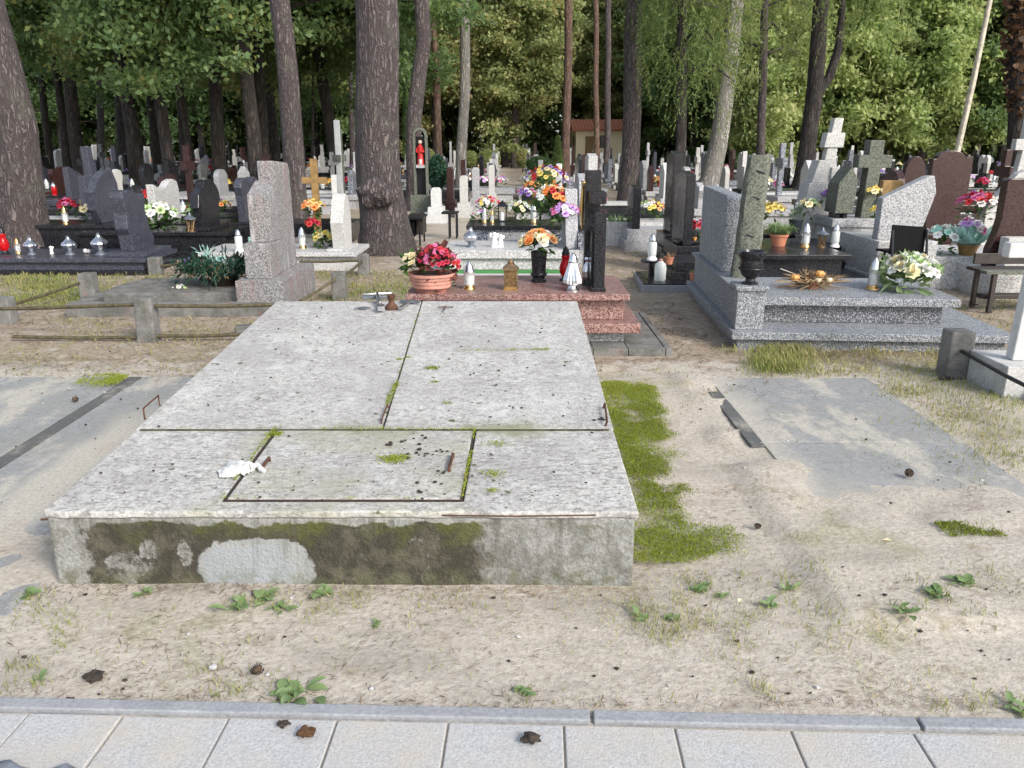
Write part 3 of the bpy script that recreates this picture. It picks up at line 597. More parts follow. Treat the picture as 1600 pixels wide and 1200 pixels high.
# ---------------------------------------------------------------- lanterns, pots, flowers
CACHE = {}
def lantern_parts(kind):
    if kind in CACHE: return CACHE[kind]
    L = []
    def part(n, mb, mats): L.append((n, mb.mesh(n, mats if isinstance(mats, list) else [mats], 50)))
    def P(prof, seg=16, fl=0, c=(0, 0, 0)): return MB().lathe(prof, seg, c, 0, fl, fl == 0)
    if kind in ('glass', 'gold'):
        m = 'silver' if kind == 'glass' else 'gold'
        part('foot', P([(.040, 0), (.040, .006), (.033, .014), (.030, .028)]), 'gold'); part('jar', P([(.030, .028), (.034, .045), (.034, .11), (.030, .125)]), 'clear_glass')
        part('candle', P([(.022, .03), (.022, .095), (.004, .1)]), 'white_plastic'); part('lid', P([(.034, .125), (.034, .135), (.026, .15), (.026, .165), (.014, .185), (.006, .198)]), m)
    elif kind in ('cone', 'twist', 'red'):
        m = {'cone': 'silver', 'twist': 'silver', 'red': 'red_glass'}[kind]; lm = 'silver' if kind == 'cone' else 'black_metal'
        part('foot', P([(.048, 0), (.048, .008), (.03, .02), (.028, .035)]), 'silver' if kind == 'cone' else 'black_metal')
        pr = [(.03, .035), (.062, .055), (.060, .075), (.043, .13), (.027, .185)] if kind == 'cone' else [(.028, .035), (.046, .06), (.05, .1), (.04, .14), (.026, .165), (.036, .185), (.03, .2)]
        part('jar', P(pr, 36 if kind != 'red' else 20, .06 if kind != 'red' else 0), m)
        z = pr[-1][1]; part('lid', P([(.030, z), (.032, z+.012), (.026, z+.025), (.022, z+.045), (.010, z+.06), (.004, z+.066)]), lm)
    elif kind == 'box':
        mb = MB(); mb.box(-.040, .040, -.040, .040, 0, .012).box(-.034, .034, -.034, .034, .012, .022); part('foot', mb, 'gold')
        mb = MB(); lt = MB(); mb.box(-.031, .031, -.031, .031, .022, .135)
        for s in (-1, 1):
            for q in (-1, 1): mb.box(s*.034-.004, s*.034+.004, q*.034-.004, q*.034+.004, .022, .14)
        for s in range(4):
            mx = Matrix.Rotation(s*math.pi/2, 4, 'Z')
            for zz in (.045, .08, .115): lt.tube([mx @ Vector((.016*math.cos(a), -.033, zz+.014*math.sin(a))) for a in np.linspace(0, 6.28, 9)], .0025, 5)
        part('case', mb, 'brass'); part('lattice', lt, 'gold')
        mb = MB(); mb.box(-.044, .044, -.044, .044, .138, .150).box(-.040, .040, -.040, .040, .150, .178, 0, .45).lathe([(.018, .178), (.02, .185), (.012, .196), (.006, .205), (.002, .215)], 12); part('lid', mb, 'brass')
    elif kind == 'bowl':
        part('foot', P([(.06, 0), (.055, .01), (.03, .03), (.03, .045)]), 'grey_metal'); part('jar', P([(.03, .045), (.075, .08), (.088, .115), (.085, .13)], 24, .03), 'silver')
        part('lid', P([(.085, .131), (.07, .15), (.05, .165), (.03, .185), (.02, .2), (.022, .215), (.008, .23)], 20), 'silver')
    elif kind == 'white':
        part('foot', P([(.05, 0), (.05, .015), (.036, .03), (.036, .04)]), 'white_plastic'); part('jar', P([(.036, .04), (.042, .06), (.042, .16), (.034, .175)]), 'milk_plastic'); part('lid', P([(.034, .175), (.036, .185), (.028, .215), (.014, .24), (.003, .25)]), 'silver')
    elif kind == 'angel':
        mb = MB(); mb.lathe([(.045, 0), (.045, .012), (.03, .02), (.036, .06), (.024, .1), (.014, .125)], 14); mb.ball((0, 0, .145), .024)
        part('body', mb, 'white_plastic'); mb = MB()
        for s in (-1, 1): mb.leafq((s*.012, .01, .09), (s*.5, .25, 1), (0, -1, .2), .08, .045, 0, .05)
        part('wing', mb, 'white_plastic')
    elif kind == 'open':
        part('foot', P([(.04, 0), (.04, .008), (.02, .014), (.02, .02)]), 'brass'); mb = MB()
        for a in range(4): c, s = math.cos(a*1.57+.78), math.sin(a*1.57+.78); mb.tube([(c*.025, s*.025, .012), (c*.022, s*.022, .05), (c*.042, s*.042, .11)], .007, 6)
        part('bracket', mb, 'brass'); part('lid', P([(.056, .11), (.056, .12), (.03, .135), (.012, .15), (.012, .158), (.003, .175)]), 'grey_metal')
    elif kind == 'house':
        mb = MB(); mb.box(-.055, .055, -.055, .055, 0, .015)
        for s in (-1, 1):
            for q in (-1, 1): mb.box(s*.045-.006, s*.045+.006, q*.045-.006, q*.045+.006, .015, .17)
        part('case', mb, 'black_metal'); mb = MB(); mb.box(-.06, .06, -.06, .06, .17, .18).box(-.06, .06, -.06, .06, .18, .22, 0, .4).lathe([(.015, .22), (.015, .235), (.004, .24)], 8); part('lid', mb, 'black_metal')
        part('candle', P([(.028, .015), (.028, .1), (.004, .11)]), 'white_plastic')
    CACHE[kind] = L; return L
def lantern(kind, loc, label, s=1.0, rz=0, name='grave_lantern', group=None):
    t = T(name, label, 'lantern', loc, rz, group, s)
    for n, me in lantern_parts(kind): mobj(n, me, t)
    return t
def stand(px, py, z): return G(px, py, z)
def leafcloud(mb, c, r, n, L, W, m, up=.5, sc=(1, 1, .8), rad=.35):
    for _ in range(n):
        d = Vector((random.gauss(0, 1)*sc[0], random.gauss(0, 1)*sc[1], random.gauss(0, 1)*sc[2]+up)).normalized()
        p = Vector(c)+d*r*random.uniform(rad, 1); dd = (d+Vector((random.gauss(0, .5), random.gauss(0, .5), random.gauss(0, .4)))).normalized()
        mb.leafq(p, dd, Vector((random.gauss(0, .6), random.gauss(0, .6), 1)), L*random.uniform(.6, 1.3), W*random.uniform(.7, 1.2), m, .08)
    return mb
def rose_mesh(colr):
    k = 'rose_'+colr
    if k in CACHE: return CACHE[k]
    mb = MB()
    for ring, (n, r, h, op) in enumerate(((3, .012, .034, .1), (4, .02, .036, .35), (5, .028, .034, .7), (6, .034, .027, 1.1))):
        for i in range(n):
            a = 2*math.pi*(i+.4*ring)/n; w = 2*math.pi/n*.62; vs = []
            for v in range(4):
                for u in range(5):
                    uu = (u/4-.5)*2; vv = v/3; aa = a+uu*w*(1-.25*vv*vv)
                    rr = r*(.45+.55*vv+op*.35*vv**3)*(1-.06*uu*uu); z = h*vv*(1-.18*uu*uu)-(op*.012*vv**3)
                    vs.append((rr*math.cos(aa), rr*math.sin(aa), z))
            mb.add(vs, [(q*5+j, q*5+j+1, (q+1)*5+j+1, (q+1)*5+j) for q in range(3) for j in range(4)], 0, True)
    CACHE[k] = mb.mesh('flower', ['petal_'+colr], 80); return CACHE[k]
def bloom_mesh(colr, r=.03, rings=3, k=8):
    key = f'bloom_{colr}_{r}_{rings}_{k}'
    if key not in CACHE: CACHE[key] = MB().blossom((0, 0, 0), r, 0, (0, 0, 1), rings, k).mesh('flower', ['petal_'+colr])
    return CACHE[key]
def aim(d, spin=0): return Vector(d).to_track_quat('Z', 'Y').to_euler()
def bouquet(loc, label, cols, n=12, r=.1, leaf='flower_leaf', kind='bloom', name='bouquet', cat='flowers', bs=.035, nl=60, h=.55, lift=0, leafL=.09, group=None, spread=1.0):
    t = T(name, label, cat, loc, 0, group)
    mb = leafcloud(MB(), (0, 0, r*.22+lift), r*.9, nl, leafL, leafL*.42, 0, .35, (spread, spread, .7))
    mb.build('foliage', leaf, t, True)
    for i in range(n):
        a = i*2.4+random.random()*.5; q = math.sqrt((i+.5)/n); d = Vector((math.cos(a)*q*spread, math.sin(a)*q*spread, h+.55*(1-q*q)))
        p = Vector((d.x*r*1.08, d.y*r*1.08, d.z*r*1.05+r*.32+lift)); me = (rose_mesh if kind == 'rose' else bloom_mesh)(cols[i % len(cols)]) if kind == 'rose' else bloom_mesh(cols[i % len(cols)], bs)
        mobj('flower', me, t, p, aim((d.x, d.y, .75)), random.uniform(.85, 1.2)*(bs/.034 if kind == 'rose' else 1))
    return t
def pot(name, r, h, mat, parent, rim=True, c=(0, 0, 0)):
    pr = [(r*.70, 0), (r*.74, h*.1), (r*.93, h*.82), (r*.93, h*.82), (r*1.04, h*.83), (r*1.04, h), (r*.95, h), (r*.9, h*.88)]
    return MB().lathe(pr, 24, c).build(name, mat, parent, True)

# ---------------------------------------------------------------- graves
def grave(label, o, levels, rz=0, name='grave', group=None, cat='grave'):
    """levels: (part, x0,x1,y0,y1,z0,z1,material) in the grave's own axes, origin o"""
    t = T(name, label, cat, o, rz, group)
    for n, x0, x1, y0, y1, z0, z1, m in levels: MB().box(x0, x1, y0, y1, z0, z1).build(n, m, t, True, .006)
    return t
def stone_x(t, name, pts, x0, x1, mat, bevel=.008, smooth=False):   # upright stone, outline in (y,z), thick along x
    mb = MB(); mb.prism(pts, (x0, 0, 0), (0, 1, 0), (0, 0, 1), (x1-x0, 0, 0), 0, None, smooth); return mb.build(name, mat, t, True, bevel)
def stone_y(t, name, pts, y0, y1, mat, bevel=.008):                  # upright stone, outline in (x,z), thick along y
    mb = MB(); mb.prism(pts, (0, y0, 0), (1, 0, 0), (0, 0, 1), (0, y1-y0, 0)); return mb.build(name, mat, t, True, bevel)
def arc(cx, cz, rx, rz, a0, a1, n=10): return [(cx+rx*math.cos(R(a0+(a1-a0)*i/n)), cz+rz*math.sin(R(a0+(a1-a0)*i/n))) for i in range(n+1)]

# the pink granite grave with the black cross
PZ = D(985, 460, 5.98).z
px0, px1 = D(634, 462, 5.98).x, D(985, 462, 5.98).x
pz = lambda y: D(980, y, 6.0).z
z_sl, z_b0, z_p1, z_p0 = D(985, 470, 5.98).z, D(960, 503, 6.06).z, D(1000, 506, 5.92).z, D(1000, 521, 5.92).z
grave('pink granite grave with a black granite cross at its head, set in grey paving', (0, 0, 0), [
    ('base', px0+.0, D(975, 530, 6.02).x, 6.03, 6.85, .045, z_p0, 'grey_granite'),
    ('plinth', px0-.06, D(1001, 510, 5.92).x, 5.92, 6.98, z_p0, z_p1, 'pink_granite'),
    ('body', px0+.06, D(974, 490, 6.06).x, 6.06, 6.84, z_p1, z_sl, 'pink_granite'),
    ('cover_slab', px0, px1, 5.98, 6.9, z_sl, PZ, 'pink_granite')])
pink = bpy.data.objects['grave']
hx = D(943, 455, 6.15).x
mb = MB(); zt = D(940, 331, 6.12).z; zc = D(930, 266, 6.45).z
mb.box(hx-.085, hx, 6.10, 6.16, PZ, zt).box(hx-.10, hx+.01, 6.08, 6.19, PZ, PZ+.03)
mb.build('headstone', 'black_granite', pink, True, .005); hs = [c for c in pink.children if c.name.startswith('headstone')][0]
mb = MB(); mb.box(hx-.135, hx-.015, 6.40, 6.52, PZ, zc); mb.box(hx-.10, hx-.03, 6.165, 6.395, PZ, zt-.15); mb.build('cross_post', 'black_granite', hs, True, .005)
z1, z0 = D(925, 300, 6.14).z, D(925, 319, 6.14).z; mb = MB(); mb.box(hx-.12, hx-.0, 6.13, 6.40, z0, z1).box(hx-.12, hx-.0, 6.52, 6.78, z0, z1); mb.build('crossbeam', 'black_granite', hs, True, .005)
mb = MB(); X = hx-.15; za, zb = D(916, 290, 6.46).z, D(916, 358, 6.46).z
mb.tube([(X, 6.46, za), (X-.006, 6.46, (za+zb)/2), (X, 6.46, zb)], [.012, .018, .008], 8); mb.ball((X, 6.46, za+.02), .016); mb.tube([(X, 6.34, za+.03), (X-.004, 6.46, za-.02), (X, 6.58, za+.03)], .007, 6)
mb.build('corpus', 'gold', hs, True)
mb = MB(); xe = D(1050, 550, 5.80).x; ex_ = [px0-.2, -.45, -.1, .25, .6, .86, xe-.05, xe]; ey_ = [5.78, 5.83, 6.12, 6.5, 6.85, 7.15]
for a, b in zip(ex_, ex_[1:]):
    for c, d in zip(ey_, ey_[1:]): mb.box(a+.0025, b-.0025, c+.0025, d-.0025, -.05, .043+.005*random.random()+(.006 if b == xe or c == 5.78 else 0))
mb.build('paver_border', 'old_concrete', pink, True, .003)
# things on the pink slab
def onp(x, y): return G(x, y, PZ)
p = onp(673, 459); t = T('potted_begonia', 'pink ribbed terracotta bowl of red begonias with a few white ones', 'potted plant', p+Vector((0, .09, 0)), scale=1.13)
mb = MB(); mb.lathe([(.095, 0), (.10, .01), (.125, .035), (.132, .038), (.134, .06), (.140, .064), (.142, .085), (.148, .09), (.15, .112), (.160, .113), (.160, .13), (.150, .13), (.14, .115)], 32); mb.build('pot', 'pink_terracotta', t, True)
mb = MB(); mb.lathe([(.145, .11), (.10, .125), (.01, .13)], 16); mb.build('soil', 'dark_clod', t, True)
mb = leafcloud(MB(), (.03, 0, .16), .15, 170, .06, .045, 0, .5, (1.1, 1, .7)); leafcloud(mb, (-.12, 0, .17), .08, 60, .06, .045, 1, .5); mb.build('foliage', ['begonia_leaf', 'flower_leaf'], t, True)
for i in range(78):
    a, q = random.random()*6.28, math.sqrt(random.random()); mobj('flower', bloom_mesh(('crimson', 'red', 'pink', 'crimson')[i % 4], .022, 2, 5), t, (.035+.155*q*math.cos(a), .13*q*math.sin(a), .185+.115*(1-q*q)+random.uniform(-.02, .02)), aim((q*math.cos(a), q*math.sin(a)-.4, .7)))
for i in range(14):
    a, q = random.random()*6.28, math.sqrt(random.random()); mobj('flower', bloom_mesh('cream', .024, 2, 5), t, (-.135+.06*q*math.cos(a), .07*q*math.sin(a)-.02, .19+.07*(1-q*q)), aim((-.3, -.5, .7)))
lantern('glass', onp(733, 452)+Vector((0, .03, 0)), 'clear glass candle lantern with a gold foot between the begonia bowl and the brass lantern', 1.15).o.scale = (1.3, 1.3, 1.05)
lantern('box', onp(798, 453)+Vector((0, .04, 0)), 'square brass box lantern with a roof lid on the pink slab').o.scale = (1.4, 1.4, 1.1)
lantern('cone', onp(895, 456)+Vector((0, .05, 0)), 'fluted silver cone lantern with a grey cap at the foot of the black cross', 1.16)
lantern('twist', onp(921, 447)+Vector((0, .05, 0)), 'twisted silver glass lantern with a black cap beside the black cross', 1.12)
lantern('red', onp(884, 440)+Vector((0, .06, 0)), 'red glass lantern with a black cap partly behind the fluted silver one', 1.05)
p = onp(842, 442)+Vector((0, .06, 0)); t = T('vase', 'black granite vase holding the peach roses on the pink slab', 'vase', p)
MB().lathe([(.062, 0), (.062, .02), (.05, .03), (.05, .038), (.066, .055), (.066, .065), (.056, .075), (.060, .16), (.066, .225), (.066, .25), (.052, .25), (.05, .2)], 24).build('body', 'black_granite', t, True)
MB().lathe([(.0655, .064), (.068, .068), (.0655, .074)], 24).build('ring', 'black_metal', t, True)
bouquet(p+Vector((0, 0, .25)), 'bouquet of peach, cream and orange roses in the black granite vase', ['peach', 'cream', 'orange', 'cream', 'peach', 'white'], 26, .135, 'flower_leaf', 'rose', bs=.033, nl=70, h=.2, leafL=.08)
p = onp(706, 449); t = T('ivy_sprig', 'thin variegated ivy sprig drooping beside the begonia bowl', 'sprig', p+Vector((0, .05, 0)))
MB().tube([(0, 0, 0), (-.015, -.01, .05), (-.005, .01, .11), (.005, 0, .17)], .003, 5).build('stem', 'flower_leaf', t, True); mb = MB()
for k in range(14): mb.leafq((random.uniform(-.015, .015), random.uniform(-.03, .01), .17*k/14), (random.gauss(0, 1), random.gauss(0, 1), .3), (0, -.5, 1), .03, .026, k % 2)
mb.build('foliage', ['flower_leaf', 'petal_pale_green'], t, True)

# light granite grave just behind the pink one, and the blue-grey one after it
zL = D(700, 391, 9.0).z
t = grave('pale speckled granite grave edged with green turf behind the pink grave', (0, 9.0, 0), [
    ('base', -.95, .74, -.35, 1.05, -.02, .13, 'pale_stone'), ('turf_edge', -.78, .72, -.12, .95, .13, .15, 'turf_green'), ('body', -.70, .70, 0.02, .9, .15, zL-.09, 'light_granite'), ('cover_slab', -.76, .74, -.03, .95, zL-.09, zL, 'light_granite')])
zz = D(903, 296, 9.3).z
stone_x(t, 'headstone', [(.05, zL), (.92, zL), (.92, zz*.8), (.62, zz), (.38, zz), (.30, zz-.28), (.2, zz-.35), (.12, zz-.7)], .60, .74, 'grey_granite')
zB = D(735, 352, 10.4).z
t = grave('blue grey granite grave with a dark raised cover behind the pale speckled one', (0, 10.4, 0), [
    ('base', -.62, .95, -.1, .9, -.02, .2, 'grey_granite'), ('body', -.54, .92, 0.0, .8, .2, zB-.05, 'blue_granite'), ('cover_slab', -.58, .95, -.05, .85, zB-.05, zB, 'black_granite'), ('inset', -.30, .45, -.008, 0, .32, zB-.09, 'light_granite')])
stone_x(t, 'headstone', [(.0, zB), (.85, zB), (.85, zB+.5), (.6, zB+.62), (.3, zB+.55)], .86, .98, 'grey_granite')
def onb(x, y): return G(x, y, zB)+Vector((0, .05, 0))
lantern('house', G(785, 346, zB), 'black lantern with a candle between pink and white flowers', 1.15)
bouquet(G(762, 345, zB)+Vector((0, .25, 0)), 'bouquet of yellow and pink tulips behind the black lantern', ['yellow', 'pink', 'red', 'white'], 22, .16, bs=.036, lift=.06)
bouquet(G(752, 345, zB)+Vector((-.02, .0, 0)), 'small pale pink bunch at the end of the blue grey cover', ['pink', 'white', 'lilac'], 12, .09, bs=.03, nl=25)
bouquet(G(810, 346, zB)+Vector((0, .1, 0)), 'bouquet of white and pale green flowers between two lanterns', ['white', 'pale_green', 'white', 'cream'], 24, .17, bs=.04)
lantern('glass', G(834, 347, zB), 'tall clear lantern right of the white flowers on the blue grey grave', 1.25)
lantern('glass', G(757, 347, zB), 'clear lantern with a silver lid left of the black lantern', .95)
lantern('gold', G(769, 347, zB)+Vector((0, -.02, 0)), 'short clear lantern directly left of the black lantern', .8)
lantern('bowl', G(736, 386, zL), 'squat silver bowl lantern on the pale speckled cover', 1.0)
lantern('angel', G(770, 386, zL)+Vector((.02, 0, 0)), 'white glass angel ornament on the pale speckled cover', 1.0)
lantern('angel', G(777, 386, zL)+Vector((.04, .02, 0)), 'second white glass angel close beside the first', .85)
lantern('white', G(769, 424, .13)+Vector((0, .1, 0)), 'small white candle lantern on the ledge below the pale speckled grave', .9)
big = D(868, 340, 9.55)
bouquet(Vector((big.x-.03, 9.55, zL)), 'tall arrangement of orange and white lilies leaning on the speckled stele', ['orange', 'white', 'peach', 'red'], 38, .21, bs=.052, lift=.34, nl=90, leafL=.13)
bouquet(Vector((big.x+.1, 9.35, zL)), 'hanging spray of lilac orchids beside the orange lilies', ['lilac', 'pink', 'lilac', 'white'], 30, .17, bs=.045, lift=.22, nl=40)
bouquet(Vector((big.x-.08, 9.9, zL)), 'yellow and red mixed bouquet behind the orange lilies', ['yellow', 'red', 'purple', 'cream'], 34, .24, bs=.04, lift=.52, nl=90)

# grave with the purple granite stone beside the thick pine at the edge
zP = D(100, 403, 9.65).z
xr = D(231, 425, 9.62).x
t = grave('dark purple granite grave with a rough wavy headstone and four silver lanterns', (xr, 9.6, 0), [
    ('base', -3.2, -.02, 0, .95, -.02, .05, 'black_granite'), ('body', -3.1, -.06, .05, .9, .05, zP-.05, 'purple_granite'), ('cover_slab', -3.15, 0, 0.0, .95, zP-.05, zP, 'purple_granite'), ('foot', -.52, -.03, .12, .86, zP, zP+.055, 'purple_granite')])
zt = D(195, 300, 10).z-0
stone_x(t, 'headstone', [(.25, zP+.05), (.84, zP+.05), (.86, zP+.16), (.78, zP+.28), (.72, zP+.45), (.70, zt-.25), (.73, zt-.03), (.6, zt-.05), (.45, zt), (.3, zt+.03), (.16, zt+.01), (.15, zt-.06), (.19, zt-.25), (.17, zt-.42), (.22, zP+.25)], -.40, -.24, 'purple_granite', .012)
def onq(x, y): return G(x, y, zP)
for px, s, lb in ((48, .95, 'squat silver bowl lantern standing closest to the thick pine'), (108, 1.0, 'dark footed silver bowl lantern in the middle of the purple ledge'), (156, 1.15, 'large silver bowl lantern with a pointed lid beside the purple headstone')):
    lantern('bowl', onq(px, 398)+Vector((0, .03, 0)), lb, s)
lantern('gold', onq(29, 396), 'gold and glass lantern at the foot of the thick pine', .95)
lantern('angel', onq(81, 396), 'tiny white figurine between two silver bowl lanterns', .55)
mb = MB(); mb.ball((0, 0, .03), .03, 0, 10); mb.ball((.04, 0, .026), .026, 0, 10); o = mb.build('stone_roses', 'white_paint'); o.location = onq(134, 396); tag(o, 'pair of small white stone roses on the purple ledge', 'ornament')
lantern('red', onq(8, 397), 'dark tall lantern at the very end of the purple ledge', 1.25)

# the graves behind it
def rowgrave(label, X1, Y0, length, width, h, mat, body=None, **k):
    return grave(label, (X1, Y0, 0), [('base', -length, 0, 0, width, -.02, h*.3, body or mat), ('body', -length+.06, -.06, .06, width-.06, h*.3, h-.05, mat), ('cover_slab', -length+.02, -.0, .02, width-.02, h-.05, h, mat)], **k)
Y = 11.35; hz = D(160, 352, Y).z; t = rowgrave('black granite grave with a dark crescent headstone behind the purple one', D(228, 352, Y).x, Y, 2.6, .95, hz, 'black_granite')
X = D(150, 300, Y+.3).x-t.o.location.x; zt = D(150, 266, Y+.3).z
stone_x(t, 'headstone', [(.25, hz), (.75, hz), (.86, hz+.35), (.84, zt-.2), (.72, zt), (.55, zt-.01), (.3, zt-.1), (.12, zt-.28), (.05, hz+.45), (.1, hz+.2)], X-.05, X+.06, 'purple_granite')
bouquet(G(130, 345, hz)+Vector((0, .2, 0)), 'round bunch of pale yellow chrysanthemums beside the crescent headstone', ['yellow', 'cream', 'white'], 12, .13, bs=.06, nl=40)
lantern('gold', G(103, 350, hz), 'copper coloured lantern left of the yellow chrysanthemums', 1.25)
Y = 12.6; hz = .3; t = rowgrave('grave with a pale speckled wave shaped headstone behind the crescent one', D(262, 340, Y).x, Y, 2.2, .95, hz, 'grey_granite')
zt = D(240, 281, Y+.4).z; X = -.22
stone_x(t, 'headstone', [(.02, hz), (.92, hz), (.95, zt-.16), (.9, zt-.04), (.75, zt), (.6, zt-.03), (.45, zt-.11), (.25, zt-.13), (.0, zt-.05)], X-.06, X+.06, 'light_granite')
Y = 10.95; hz = D(300, 363, Y).z; t = rowgrave('black granite grave with a rounded black headstone behind the green wreath', D(358, 385, Y).x, Y, 2.1, .95, hz, 'black_granite')
zt = D(330, 281, Y+.4).z; X = D(320, 320, Y+.35).x-t.o.location.x
stone_x(t, 'headstone', [(.18, hz), (.82, hz), (.84, hz+.3), (.92, zt-.3)]+arc(.5, zt-.28, .42, .28, 0, 110, 7)+[(.3, zt-.1), (.12, zt-.18), (.06, zt-.36), (.16, hz+.35)], X-.1, X+.02, 'black_granite')
stone_x(t, 'headstone_foot', [(.1, hz), (.9, hz), (.9, hz+.05), (.1, hz+.05)], X-.2, X+.12, 'black_granite')
bouquet(G(243, 360, hz)+Vector((-.05, .25, 0)), 'wide wreath of white lilies with green leaves on the black cover', ['white', 'pale_green', 'white'], 20, .22, bs=.07, nl=70, leafL=.16, spread=1.25)
lantern('open', G(299, 362, hz), 'white metal lantern on thin legs before the rounded black headstone', 1.5)
bouquet(G(285, 348, hz)+Vector((0, .55, 0)), 'spiky red and green plant in a dark bowl behind the lily wreath', ['crimson', 'pale_green'], 10, .15, bs=.04, nl=60, leafL=.18)
Y = 12.55; hz = .33; t = rowgrave('black granite grave with a heart shaped black headstone next to the stained stele', D(404, 360, Y).x, Y, 2.3, .95, hz, 'black_granite')
zt = D(380, 277, Y+.4).z; X = -.28
stone_x(t, 'headstone', [(.15, hz), (.85, hz), (.9, hz+.4), (.96, zt-.15)]+arc(.73, zt-.14, .23, .14, 0, 150, 6)+[(.5, zt-.09)]+arc(.27, zt-.14, .23, .14, 30, 180, 6)+[(.1, hz+.4)], X-.06, X+.06, 'purple_granite')
bouquet(Vector((t.o.location.x-.75, Y+.5, hz)), 'purple and orange flowers between the rounded and the heart shaped black headstones', ['purple', 'orange', 'yellow'], 14, .15, bs=.05, lift=.1)
# slatted black bench seen end on
p = G(262, 395, 0); t = T('bench', 'low black slatted bench standing behind the green wreath', 'bench', p)
mb = MB()
for k in range(6): mb.box(-.28, .30, k*.05, k*.05+.035, .255, .28, 0, 1, Matrix.Rotation(R(9), 4, 'Y').inverted() @ Matrix.Rotation(R(-14), 4, 'Z'))
mb.build('seat', 'black_metal', t, True)
for x, y in ((-.2, .03), (.2, .0), (-.2, .2), (.2, .2)): MB().box(x-.015, x+.015, y-.015, y+.015, 0, .25+x*.1).build('leg', 'black_metal', t, True)

# old low grave with the stained stele and the wreath
zo = D(300, 476, 7.3).z
sx = D(470, 480, 7.75).x-.02
t = grave('old low concrete grave with a tall stepped stele streaked with reddish stains', (-4.05, 7.2, 0), [
    ('kerb', 0, 2.0, 0, .14, -.05, .11, 'old_concrete'), ('kerb', 0, .13, .143, 1.35, -.05, .105, 'old_concrete'), ('kerb', .133, 1.62, 1.22, 1.35, -.05, .11, 'old_concrete'),
    ('cover_slab', .25, 1.72, .22, 1.12, -.02, .17, 'old_concrete'), ('foot', 1.52, 1.96, .12, 1.32, -.02, .30, 'stained_terrazzo')])
x1 = D(427, 462, 7.45).x+4.05; zA, zb, zc2, zd = D(405, 381, 7.45).z, D(412, 304, 7.6).z, D(425, 282, 7.8).z, D(440, 251, 7.9).z
stone_x(t, 'low_step', [(.25, .30), (.448, .30), (.448, zA), (.25, zA)], x1-.24, x1, 'stained_terrazzo')
stone_x(t, 'slanted_step', [(.36, zA), (.648, zA), (.648, zc2), (.36, zb)], x1-.20, x1-.004, 'stained_terrazzo')
stone_x(t, 'stele', [(.65, .30), (1.2, .30), (1.17, zd-.10), (1.13, zd-.03), (.65, zd)], x1-.17, x1-.008, 'stained_terrazzo')
stone_x(t, 'back_step', [(.45, .30), (.646, .30), (.646, zA-.002), (.45, zA-.002)], x1-.2, x1-.006, 'stained_terrazzo')
p = G(335, 452, .17)+Vector((.0, .25, 0)); t = T('wreath', 'large dark green conifer wreath lying on the old low grave', 'wreath', p)
mb = MB()
for k in range(1500):
    a = random.random()*6.28; q = random.gauss(0, 1); c = Vector((.30*math.cos(a), .2*math.sin(a), .13+.07*random.random())); d = Vector((math.cos(a)*random.gauss(.4, 1), random.gauss(0, 1), random.gauss(.3, .7)))
    mb.leafq(c+Vector((random.gauss(0, .07), random.gauss(0, .06), random.gauss(0, .04))), d, (random.random(), random.random(), 1), random.uniform(.05, .13), .02, 0, .05)
mb.build('branches', 'wreath_needle', t, True)
mb = MB()
for k in range(16): a = random.random()*6.28; mb.tube([(.3*math.cos(a), .2*math.sin(a), .15), (.3*math.cos(a+.3)+random.gauss(0, .04), .2*math.sin(a+.3), .22), (.3*math.cos(a+.6), .2*math.sin(a+.6)-.06, .1)], .004, 5)
mb.build('ribbon', 'straw', t, True)
MB().lathe([(.12, 0), (.15, .06), (.13, .1), (.05, .11)], 16).build('holder', 'dark_wood', t, True)
mb = MB().blossom((-.32, -.02, .22), .06, 0, (-.6, -.4, .6), 3, 7); mb.build('bow', 'petal_purple', t, True)
mb = MB().blossom((.02, -.05, .25), .06, 0, (0, -.4, 1), 3, 7); leafcloud(mb, (-.15, .05, .25), .09, 24, .1, .03, 0); mb.build('green_bow', 'petal_blue_green', t, True)
p = G(282, 460, .11); bouquet(p, 'small withered pale bunch on the kerb of the old low grave', ['white', 'pale_green'], 6, .06, bs=.025, nl=16, leafL=.05)
mb = MB(); mb.box(-.075, .075, -.05, .05, 0, .075); o = mb.build('brick', 'old_concrete', bevel=.01); o.location = G(384, 522, 0); o.rotation_euler[2] = .1; tag(o, 'mossy broken concrete block beside the iron rail near the tomb corner', 'block')

# low fence of concrete posts and iron pipes round the old grave
f1 = T('rail_fence', 'low fence of leaning concrete posts and two rusty iron pipes around the old grave', 'fence', (-3, 6.19, 0))
posts = []
for px, py, w, top, ln in ((228, 535, .15, 466, (.02, .0)), (137, 470, .155, 428, (-.01, 0)), (241, 430, .15, 403, (0, 0)), (529, 470, .14, 426, (.01, 0)), (568, 430, .135, 398, (0, 0)), (4, 506, .155, 466, (-.02, 0))):
    g = G(px, py); zt = D(px, top, g.y).z; mb = MB(); mb.box(-w/2, w/2, 0, w*.9, -.05, zt, 0, .94, Matrix.Shear('XY', 4, ln) if any(ln) else None)
    mb.v = [(x+g.x, y+g.y, z) for x, y, z in mb.v]; mb.build('post', 'old_concrete', f1, bevel=.014); posts.append((g, zt))
def rail(par, a, b, r=.015, mat='iron'): MB().tube([a, a.lerp(b, .5)-Vector((0, 0, .008)), b], r, 8).build('rail', mat, par)
g1, g0 = posts[0][0], posts[5][0]; yy = g1.y+.05
rail(f1, D(-90, 484, yy+.35), D(212, 476, yy)); rail(f1, D(242, 478, yy), D(440, 476, yy+.02)); rail(f1, D(20, 526, yy), D(214, 527, yy)); rail(f1, D(243, 525, yy), D(392, 522, yy+.02))
rail(f1, D(5, 480, g0.y+.05), D(128, 441, posts[1][0].y+.05)); rail(f1, D(249, 416, posts[2][0].y+.05), D(300, 408, posts[2][0].y+.0))
